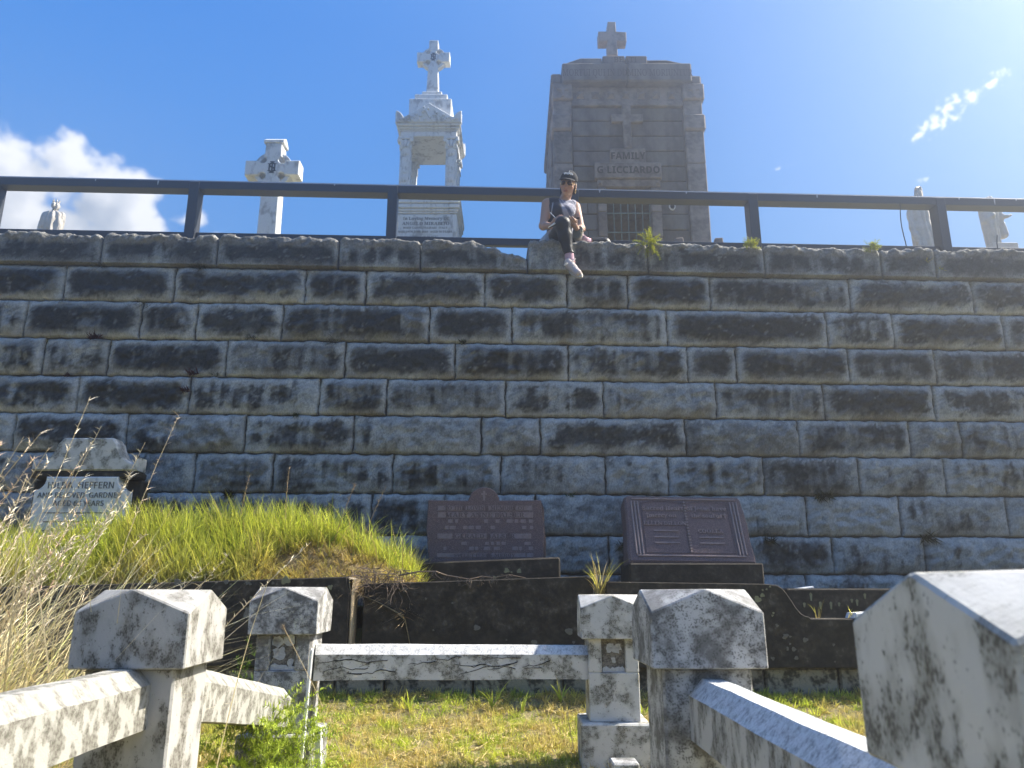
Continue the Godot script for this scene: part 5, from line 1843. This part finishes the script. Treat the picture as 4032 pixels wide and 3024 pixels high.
func wall_tuft(label: String, x: float, y: float, h: float, c0: Color, c1: Color, n: int, droop: float, category: String, w := 0.005) -> void:
	var st := begin()
	for k in n:
		var d := Vector3(rng.randf_range(-0.9, 0.9), rng.randf_range(-droop, 1.0), rng.randf_range(0.2, 1.0)).normalized()
		var k0 := rng.randf_range(0.7, 1.3)
		blade(st, Vector3(rng.randf_range(-0.5, 0.5) * h, rng.randf_range(-0.1, 0.1) * h, rng.randf_range(-0.01, 0.01)), d, h * rng.randf_range(0.4, 1.1), w, rng.randf_range(0.1, 0.7), c0 * k0, c1 * k0, 2)
	var o := part(category.replace(" ", "_"), done(st), M.blade, self)
	o.position = P(x, y, WALL_D + x * WALL_K - 0.02)
	tag(o, label, category)


func build_plants() -> void:
	var green := Color(0.24, 0.34, 0.05)
	var lime := Color(0.66, 0.69, 0.13)
	var straw := Color(0.58, 0.45, 0.22)
	# lawn
	var kinds := [tuft(6, 0.06, 0.0060, 0.9, 0.5, Color(0.85, 0.8, 0.6), Color(1, 1, 1)), tuft(6, 0.04, 0.0058, 1.3, 0.7, Color(0.9, 0.82, 0.7), Color(1, 0.95, 0.85))]
	var lawn := Node3D.new()
	lawn.name = "lawn"
	add_child(lawn)
	kind(lawn, "structure")
	for kd in 2:
		var where := []
		var tints := []
		for k in 16000:
			var x := rng.randf_range(-3.6, 3.9)
			var d := rng.randf_range(2.7, 5.24)
			var dry := smoothstep(-0.22, 0.25, n_big.get_noise_2d(x * 2.4 + 7.0, d * 2.4) + (0.42 if kd else 0.08))
			var c := (green.lerp(lime, rng.randf()).lerp(straw, dry * rng.randf_range(0.5, 1.0))) * rng.randf_range(0.7, 1.35)
			var s := rng.randf_range(0.5, 1.15)
			where.append(Transform3D(Basis(Vector3.UP, rng.randf() * TAU).scaled(Vector3(1, s, 1)), P(x, low_ground(x, d) - 0.004, d)))
			tints.append(c)
		kind(scatter("grass", kinds[kd], M.blade, where, tints, lawn), "stuff")
	# dry clippings lying about
	var st := begin()
	for k in 5200:
		var x := rng.randf_range(-1.6, 1.2)
		var d := rng.randf_range(3.0, 5.2)
		var a := rng.randf() * TAU
		var k0 := rng.randf_range(0.6, 1.25)
		blade(st, P(x, low_ground(x, d) + rng.randf_range(0.004, 0.03), d), Vector3(cos(a), rng.randf_range(-0.1, 0.25), sin(a)), rng.randf_range(0.03, 0.12), 0.0048, 0.1, straw * k0 * 1.2, straw * k0 * 1.2, 2)
	kind(part("clippings", done(st), M.straw, lawn), "stuff")
	# longer single weeds in front of the slabs
	for q in [[-0.12, 5.02, 0.19, "tallest broad-bladed weed, in the middle before the dark slabs"], [0.06, 4.95, 0.15, "broad-bladed weed just right of the tallest one before the slabs"], [-0.62, 5.0, 0.15, "broad-bladed weed nearest the left back post"], [0.30, 5.08, 0.17, "broad-bladed weed close to the left of the pedestal post"], [0.78, 4.9, 0.16, "broad-bladed weed seen between the right back post and the post before it"], [-0.42, 4.9, 0.12, "smallest broad-bladed weed, left of the tallest"]]:
		var w := begin()
		for k in 7:
			var a := rng.randf() * TAU
			blade(w, Vector3.ZERO, Vector3(cos(a) * 0.45, 1, sin(a) * 0.45), q[2] * rng.randf_range(0.6, 1.1), 0.011, rng.randf_range(0.1, 0.45), green * 1.3, lime * 1.2, 4)
		var o := part("broad_weed", done(w), M.blade, self)
		o.position = P(q[0], low_ground(q[0], q[1]), q[1])
		tag(o, q[3], "weed", "weeds before the slabs")

	# the mound behind the left kerb
	var pts := PackedVector3Array()
	var col := PackedColorArray()
	for j in 25:
		for i in 71:
			var x := -4.0 + i * 0.05
			var d := 5.26 + j * 0.05
			pts.append(P(x, mound_y(x, d), d))
			col.append(Color.WHITE)
	kind(part("earth_mound", sheet(pts, col, 70, 24), M.thatch, self), "structure")
	var long := [tuft(7, 0.27, 0.0085, 0.5, 0.45, Color(0.75, 0.7, 0.4), Color(1, 1, 1)), tuft(7, 0.17, 0.0080, 0.8, 0.8, Color(0.8, 0.75, 0.5), Color(1, 1, 1)), tuft(9, 0.11, 0.006, 1.2, 1.2, Color(0.8, 0.7, 0.6), Color(1, 0.95, 0.9))]
	var mg := Node3D.new()
	mg.name = "mound_grass"
	add_child(mg)
	tag(mg, "long bright green grass growing over the mound on the left grave", "grass")
	kind(mg, "stuff")
	for kd in 3:
		var where := []
		var tints := []
		for k in [1900, 2800, 2800][kd]:
			var x := rng.randf_range(-3.95, -0.66)
			var d := rng.randf_range(5.36, 6.25)
			var dead := smoothstep(0.34, 0.05, Vector2((x + 1.18) / 0.75, (d - 5.45) / 0.32).length() - 0.55)
			if dead > 0.5 and (kd == 0 or rng.randf() < 0.45):
				continue
			var dry := clampf(dead + (0.75 if kd == 2 else 0.0) + 0.15 + 0.6 * n_big.get_noise_2d(x * 2.0, d * 2.0 + 40.0) + 0.4 * smoothstep(5.6, 5.35, d), 0.0, 1.0)
			var c := green.lerp(lime * 1.25, rng.randf_range(0.2, 1.0)).lerp(straw * 1.15, dry * rng.randf_range(0.5, 1.0)) * rng.randf_range(0.75, 1.3)
			var s := rng.randf_range(0.7, 1.25) * lerpf(0.65, 1.05, smoothstep(-0.8, -1.8, x))
			where.append(Transform3D(Basis(Vector3.UP, rng.randf() * TAU).scaled(Vector3(s, s, s)), P(x, mound_y(x, d) - 0.01, d)))
			tints.append(c)
		kind(scatter("blades", long[kd], M.blade, where, tints, mg), "stuff")
	var tall := begin()
	for k in 620:
		var x := rng.randf_range(-3.1, -0.75)
		var d := rng.randf_range(5.6, 6.15)
		var a := rng.randf() * TAU
		var c := green.lerp(lime * 1.2, rng.randf()).lerp(straw, 0.9 if rng.randf() < 0.25 else 0.0)
		blade(tall, P(x, mound_y(x, d), d), Vector3(cos(a) * rng.randf_range(0.05, 0.55), 1.0, sin(a) * 0.3), rng.randf_range(0.22, 0.40), rng.randf_range(0.006, 0.010), rng.randf_range(0.05, 0.4), c * 0.8, c, 5)
	kind(part("tall_blades", done(tall), M.blade, mg), "stuff")
	var th := begin()
	for k in 2600:
		var x := clampf(rng.randfn(-1.25, 0.55), -3.4, -0.7)
		var d := rng.randf_range(5.27, 5.65)
		var a := rng.randf() * TAU
		var k0 := rng.randf_range(0.5, 1.2)
		blade(th, P(x, mound_y(x, d) + rng.randf_range(0.0, 0.06), d), Vector3(cos(a), rng.randf_range(-0.5, 0.35), sin(a)), rng.randf_range(0.05, 0.20), 0.0035, rng.randf_range(0.1, 0.5), Color(0.42, 0.30, 0.16) * k0, Color(0.58, 0.46, 0.27) * k0, 3)
	kind(part("dead_thatch", done(th), M.straw, mg), "stuff")
	# a few grass stalks in seed above the mound
	for q in [[-2.02, 5.75, 1.50, 0.04, "leftmost dry seeding stalk rising from the green mound"], [-1.66, 5.72, 1.545, -0.02, "tallest, upright seeding stalk on the green mound"], [-1.30, 5.7, 1.42, 0.12, "leaning seeding stalk right of the tallest one on the mound"], [-1.12, 5.72, 1.40, 0.16, "rightmost seeding stalk on the mound, leaning most"]]:
		var sk := begin()
		var root := P(q[0], mound_y(q[0], q[1]), q[1])
		var tip := P(q[0] + q[3], q[2] + 0.18, q[1] - 0.05)
		var pth := []
		for i in 7:
			var u := i / 6.0
			pth.append(root.lerp(tip, u) + Vector3(0.03 * u * u, -0.02 * u * u, 0))
		sk.set_color(Color(0.46, 0.34, 0.19))
		tube(sk, pth, 0.003, 0.0012, 4)
		for k in 40:
			var u := rng.randf_range(0.62, 1.0)
			var p: Vector3 = root.lerp(tip, u) + Vector3(0.03 * u * u, -0.02 * u * u, 0)
			sk.set_color(Color(0.5, 0.36, 0.22))
			blade(sk, p, Vector3(rng.randf_range(-1, 1), rng.randf_range(0.4, 1.6), rng.randf_range(-1, 1)), rng.randf_range(0.012, 0.04), 0.003, 0.3, Color(0.42, 0.30, 0.19), Color(0.5, 0.4, 0.27), 2)
		var o := part("seeding_stalk", done(sk), M.straw, self)
		tag(o, q[4], "grass stalk", "seeding stalks on the mound")
	# dead roots and a bare runner lying over the middle slab
	var rt := thing("dead_roots", "tangle of dead grey roots with a bare runner lying across the middle slab", "roots", P(-0.95, 0.87, 5.3))
	var rn := begin()
	var main := []
	var rng_x := [-0.75, -0.62, -0.5, -0.43, -0.36, -0.28, -0.20, -0.12, -0.02, 0.09]
	var rng_y := [0.93, 0.955, 0.955, 0.93, 0.92, 0.905, 0.925, 0.915, 0.935, 0.915]
	for i in 10:
		main.append(P(rng_x[i], rng_y[i] - 0.005, 5.25 - 0.015 * (i % 3)) - rt.position)
	tube(rn, main, 0.006, 0.0025, 5)
	for i in range(1, 9):
		for k in 4:
			var p: Vector3 = main[i] + Vector3(rng.randf_range(-0.02, 0.02), 0, 0)
			tube(rn, [p, p + Vector3(rng.randf_range(-0.03, 0.03), -0.02, 0.01), p + Vector3(rng.randf_range(-0.04, 0.04), rng.randf_range(-0.06, -0.03), 0.015)], 0.0022, 0.001, 4)
	part("runner", done(rn), M.twig, rt)
	var tg := begin()
	for k in 130:
		var p := Vector3(rng.randf_range(-0.16, 0.24), rng.randf_range(-0.05, 0.10), rng.randf_range(-0.06, 0.06))
		var path := [p]
		var d := Vector3(rng.randf_range(-1, 1), rng.randf_range(-0.9, 0.5), rng.randf_range(-0.5, 0.8))
		for i in 5:
			d = (d + Vector3(rng.randf_range(-0.6, 0.6), rng.randf_range(-0.7, 0.4), rng.randf_range(-0.5, 0.5))).normalized()
			path.append(path[-1] + d * rng.randf_range(0.015, 0.04))
		tube(tg, path, rng.randf_range(0.0018, 0.0038), 0.001, 4)
	kind(part("root_tangle", done(tg), M.twig, rt), "stuff")

	# tall dry tussock at the left edge
	var ts := thing("dry_tussock", "tall clump of dry straw-coloured grass in seed at the left edge", "grass", P(-1.80, 0.0, 2.45))
	var lv := begin()
	for k in 2800:
		var root := Vector3(rng.randfn(-0.12, 0.22), 0.0, rng.randfn(0.0, 0.2))
		var d := Vector3(rng.randfn(0.24, 0.26), 1.0, rng.randfn(0.0, 0.2))
		var k0 := rng.randf_range(0.65, 1.2)
		var c := Color(0.84, 0.73, 0.47).lerp(Color(0.54, 0.55, 0.2), smoothstep(0.6, 1.0, rng.randf())) * k0
		blade(lv, root, d, 0.40 + 0.90 * pow(rng.randf(), 1.3), rng.randf_range(0.004, 0.0075), rng.randf_range(0.0, 0.45), c, c * 1.15, 6)
	kind(part("leaves", done(lv), M.straw, ts), "stuff")
	var sm := begin()
	var hd := begin()
	for k in 95:
		var root := Vector3(rng.randfn(-0.08, 0.20), 0.0, rng.randfn(0.0, 0.18))
		var d := Vector3(rng.randfn(0.26, 0.17), 1.0, rng.randfn(0.05, 0.14)).normalized()
		var l := rng.randf_range(0.95, 1.5)
		var bend := rng.randf_range(0.0, 0.35)
		var path := []
		for i in 9:
			var u := i / 8.0
			path.append(root + d * l * u + Vector3(0.6 * bend, -0.25 * bend, 0) * u * u * l)
		sm.set_color(Color(0.80, 0.68, 0.44) * rng.randf_range(0.7, 1.15))
		tube(sm, path, 0.0021, 0.0009, 4)
		var tone := Color(0.86, 0.78, 0.62).lerp(Color(0.52, 0.32, 0.22), pow(rng.randf(), 2.5))
		for q in rng.randi_range(16, 34):
			var u := pow(rng.randf(), 0.7) * 0.30 + 0.70
			var i := clampi(int(u * 8.0), 0, 7)
			var p: Vector3 = path[i].lerp(path[i + 1], u * 8.0 - i)
			var e := Vector3(rng.randf_range(-0.6, 0.9), rng.randf_range(0.2, 1.3), rng.randf_range(-0.7, 0.7))
			blade(hd, p, e, rng.randf_range(0.010, 0.036), rng.randf_range(0.0025, 0.0048), 0.4, tone, tone * 1.3, 2)
	kind(part("stems", done(sm), M.straw, ts), "stuff")
	kind(part("seed_heads", done(hd), M.straw, ts), "stuff")

	# asparagus fern at the foot of the fallen rail
	var fr := thing("asparagus_fern", "bright green feathery asparagus fern at the end of the fallen rail", "fern", P(-0.86, 0.04, 3.15))
	var fs := begin()
	for k in 230:
		var a := rng.randf() * TAU
		var root := Vector3(rng.randf_range(-0.20, 0.10), rng.randf_range(-0.05, 0.32), rng.randf_range(-0.12, 0.14))
		var d := Vector3(cos(a) * 0.8, rng.randf_range(0.2, 1.2), sin(a) * 0.8)
		var c := Color(0.32, 0.42, 0.045) * rng.randf_range(0.6, 1.3)
		fern_plume(fs, root, d, rng.randf_range(0.11, 0.25), c, Color(0.62, 0.66, 0.11))
	kind(part("plumes", done(fs), M.fern, fr), "stuff")
	fs = begin()
	for k in 9:
		fern_plume(fs, P(-1.06 + rng.randf_range(-0.03, 0.05), 0.36 + k * 0.024, 3.33) - fr.position, Vector3(rng.randf_range(-0.9, 0.9), rng.randf_range(0.3, 1.0), 0.3), rng.randf_range(0.06, 0.11), Color(0.07, 0.13, 0.012), Color(0.2, 0.27, 0.03))
	fern_plume(fs, P(-0.99, 0.10, 3.3) - fr.position, Vector3(-0.2, 1, 0), 0.5, Color(0.07, 0.13, 0.012), Color(0.2, 0.27, 0.03))
	kind(part("upright_plume", done(fs), M.fern, fr), "stuff")
	# stray stalks in front of the back posts
	for q in [[P(-0.66, 0.16, 3.35), P(-0.955, 0.70, 3.35), "dry seeding stalk leaning across the back left post"], [P(0.275, 0.15, 3.75), P(0.20, 0.46, 3.75), "single pale straw leaning beside the back right post"]]:
		var sk := begin()
		sk.set_color(Color(0.5, 0.4, 0.24))
		tube(sk, [q[0], q[0].lerp(q[1], 0.5) + Vector3(0.01, 0.01, 0), q[1]], 0.0018, 0.001, 4)
		for k in 16:
			if q[1].y < 0.6:
				break
			blade(sk, q[0].lerp(q[1], rng.randf_range(0.72, 1.0)), Vector3(rng.randf_range(-1, 0.6), 0.8, 0.4), rng.randf_range(0.015, 0.04), 0.003, 0.3, Color(0.40, 0.27, 0.17), Color(0.5, 0.38, 0.25), 2)
		var o := part("dry_stalk", done(sk), M.straw, self)
		tag(o, q[2], "grass stalk")
	# tuft between the middle and right slabs
	var tf := begin()
	for k in 34:
		var a := rng.randf() * TAU
		blade(tf, Vector3(rng.randfn(0, 0.015), 0, rng.randfn(0, 0.015)), Vector3(cos(a) * 0.35, 1, sin(a) * 0.3), rng.randf_range(0.08, 0.36), 0.008, rng.randf_range(0.02, 0.45), straw * 0.9, lime if k % 3 else straw, 4)
	var to := part("grass_tuft", done(tf), M.blade, self)
	to.position = P(0.575, 0.80, 5.22)
	tag(to, "sunlit grass tuft sprouting from the gap between two dark slabs", "grass")
	for q in [[2.0, 0.655, 5.25, 0.15, "thin yellow-green sprout at the foot of the ogee curve"], [2.21, 0.655, 5.24, 0.09, "short green sprout on the low dark wall beside the offcut"], [2.42, 0.70, 6.2, 0.22, "pair of dry wisps growing at the foot of the wall"]]:
		var sp := begin()
		for k in 5:
			blade(sp, Vector3(rng.randf_range(-0.02, 0.02), 0, 0), Vector3(rng.randf_range(-0.4, 0.4), 1, 0.1), q[3] * rng.randf_range(0.5, 1.0), 0.006, rng.randf_range(0.0, 0.5), straw, lime, 3)
		var o := part("sprout", done(sp), M.blade, self)
		o.position = P(q[0], q[1], q[2])
		tag(o, q[4], "sprout")

	# growth on the wall
	var fern := [[1.335, 4.09, 0.30, "yellow-green fern hanging over the coping beside the seated person"], [2.34, 4.075, 0.16, "small yellow-green fern on the coping at the foot of a fence post"], [3.55, 4.07, 0.17, "spiky pale grass tuft on the coping between the two right posts"]]
	for q in fern:
		var w := begin()
		for k in 42:
			var d := Vector3(rng.randf_range(-0.8, 0.8), rng.randf_range(-1.2 if q[2] > 0.2 else 0.0, 1.1), rng.randf_range(0.0, 0.8))
			fern_plume(w, Vector3(rng.randf_range(-0.03, 0.03), rng.randf_range(-0.03, 0.03), 0.0), d, q[2] * rng.randf_range(0.3, 0.62), Color(0.36, 0.40, 0.04), Color(0.66, 0.62, 0.10))
		var o := part("wall_fern", done(w), M.fern, self)
		o.position = P(q[0], q[1], WALL_D + q[0] * WALL_K - 0.05)
		tag(o, q[3], "fern")
	var red := Color(0.085, 0.022, 0.018)
	var moss := Color(0.035, 0.042, 0.016)
	var grey_ := Color(0.085, 0.075, 0.05)
	var tufts := [
		[-3.82, 3.06, 0.10, red, Color(0.10, 0.03, 0.025), 60, 0.6, "dark red succulent clump in the third joint down, far left", "succulent"],
		[-2.905, 2.73, 0.09, red, Color(0.13, 0.035, 0.03), 50, 0.6, "dark red succulent at a block corner in the fourth joint", "succulent"],
		[-2.96, 2.57, 0.07, red, Color(0.13, 0.035, 0.03), 40, 1.0, "dark red succulent trailing down the upright joint below another", "succulent"],
		[-4.02, 2.70, 0.05, red, Color(0.10, 0.03, 0.025), 30, 0.6, "tiny dark red succulent in the fourth joint by the left edge", "succulent"],
		[-3.87, 3.775, 0.12, grey_, Color(0.12, 0.105, 0.07), 50, 1.0, "dry grey grass hanging under the leftmost coping joint", "grass tuft"],
		[-2.95, 3.765, 0.13, moss, Color(0.07, 0.065, 0.03), 70, 1.0, "dark dead grass fringe under the second coping stone", "grass tuft"],
		[-4.16, 3.42, 0.07, grey_, moss, 40, 0.8, "small dull tuft at the left edge, second joint down", "grass tuft"],
		[-3.43, 3.40, 0.15, grey_, Color(0.10, 0.09, 0.05), 40, 1.2, "straggling dry grass in the second joint, left part of the wall", "grass tuft"],
		[-2.41, 3.08, 0.10, moss, grey_, 55, 0.9, "dark tuft in the third joint left of the middle", "grass tuft"],
		[-1.68, 3.06, 0.13, moss, grey_, 60, 1.2, "dark dry tuft hanging below the third joint left of the marble monument", "grass tuft"],
		[-2.70, 2.72, 0.07, moss, grey_, 40, 0.8, "small dark tuft in the fourth joint left of the middle", "grass tuft"],
		[-0.46, 3.07, 0.06, moss, Color(0.06, 0.08, 0.02), 50, 0.8, "dark moss patch in the third joint under the seated person's left", "moss"],
		[-1.95, 2.35, 0.05, Color(0.05, 0.07, 0.015), Color(0.09, 0.11, 0.02), 40, 0.8, "greenish moss in the fifth joint above the mound", "moss"],
		[-2.48, 1.64, 0.10, moss, Color(0.06, 0.06, 0.03), 60, 0.8, "dark moss clump at a joint just above the green mound", "moss"],
		[1.0, 1.20, 0.13, moss, Color(0.05, 0.065, 0.02), 90, 0.8, "dark moss clump on the wall between the two granite headstones", "moss"],
		[2.83, 1.655, 0.13, Color(0.05, 0.055, 0.025), Color(0.08, 0.085, 0.035), 100, 0.8, "round mossy clump in a joint right of the book headstone", "moss"],
		[2.30, 1.25, 0.09, moss, Color(0.05, 0.065, 0.02), 60, 0.8, "dark moss beside the right edge of the book headstone", "moss"],
		[3.75, 1.28, 0.12, Color(0.05, 0.055, 0.025), Color(0.08, 0.085, 0.035), 80, 1.0, "mossy clump low on the wall above the nearest cap", "moss"],
		[4.10, 3.96, 0.07, Color(0.36, 0.30, 0.02), Color(0.6, 0.5, 0.04), 26, 0.3, "yellow leafy sprig growing from a coping joint at the right", "weed"],
		[4.22, 3.885, 0.06, Color(0.36, 0.32, 0.02), Color(0.55, 0.5, 0.05), 20, 0.3, "low yellow sprig just under the coping at the right", "weed"],
		[0.52, 1.64, 0.06, Color(0.05, 0.08, 0.02), Color(0.09, 0.12, 0.02), 30, 0.5, "green sprig in the joint just right of the round-topped headstone", "weed"],
	]
	for q in tufts:
		wall_tuft(q[7], q[0], q[1], q[2], q[3], q[4], q[5], q[6], q[8], 0.012 if q[8] != "grass tuft" else 0.004)
	for q in [["tall thin bent wire standing on the coping left of the draped statue", 4.11, 4.05, 4.80], ["short stub of wire sticking up from the coping at the far right", 5.08, 4.05, 4.42]]:
		var w := begin()
		var pth := []
		for i in 9:
			var u := i / 8.0
			pth.append(P(q[1] + 0.012 * sin(u * 7.0), lerpf(q[2], q[3], u), 7.4))
		tube(w, pth, 0.006, 0.005, 5)
		var o := part("wire", done(w), M.wire, self)
		tag(o, q[0], "wire")
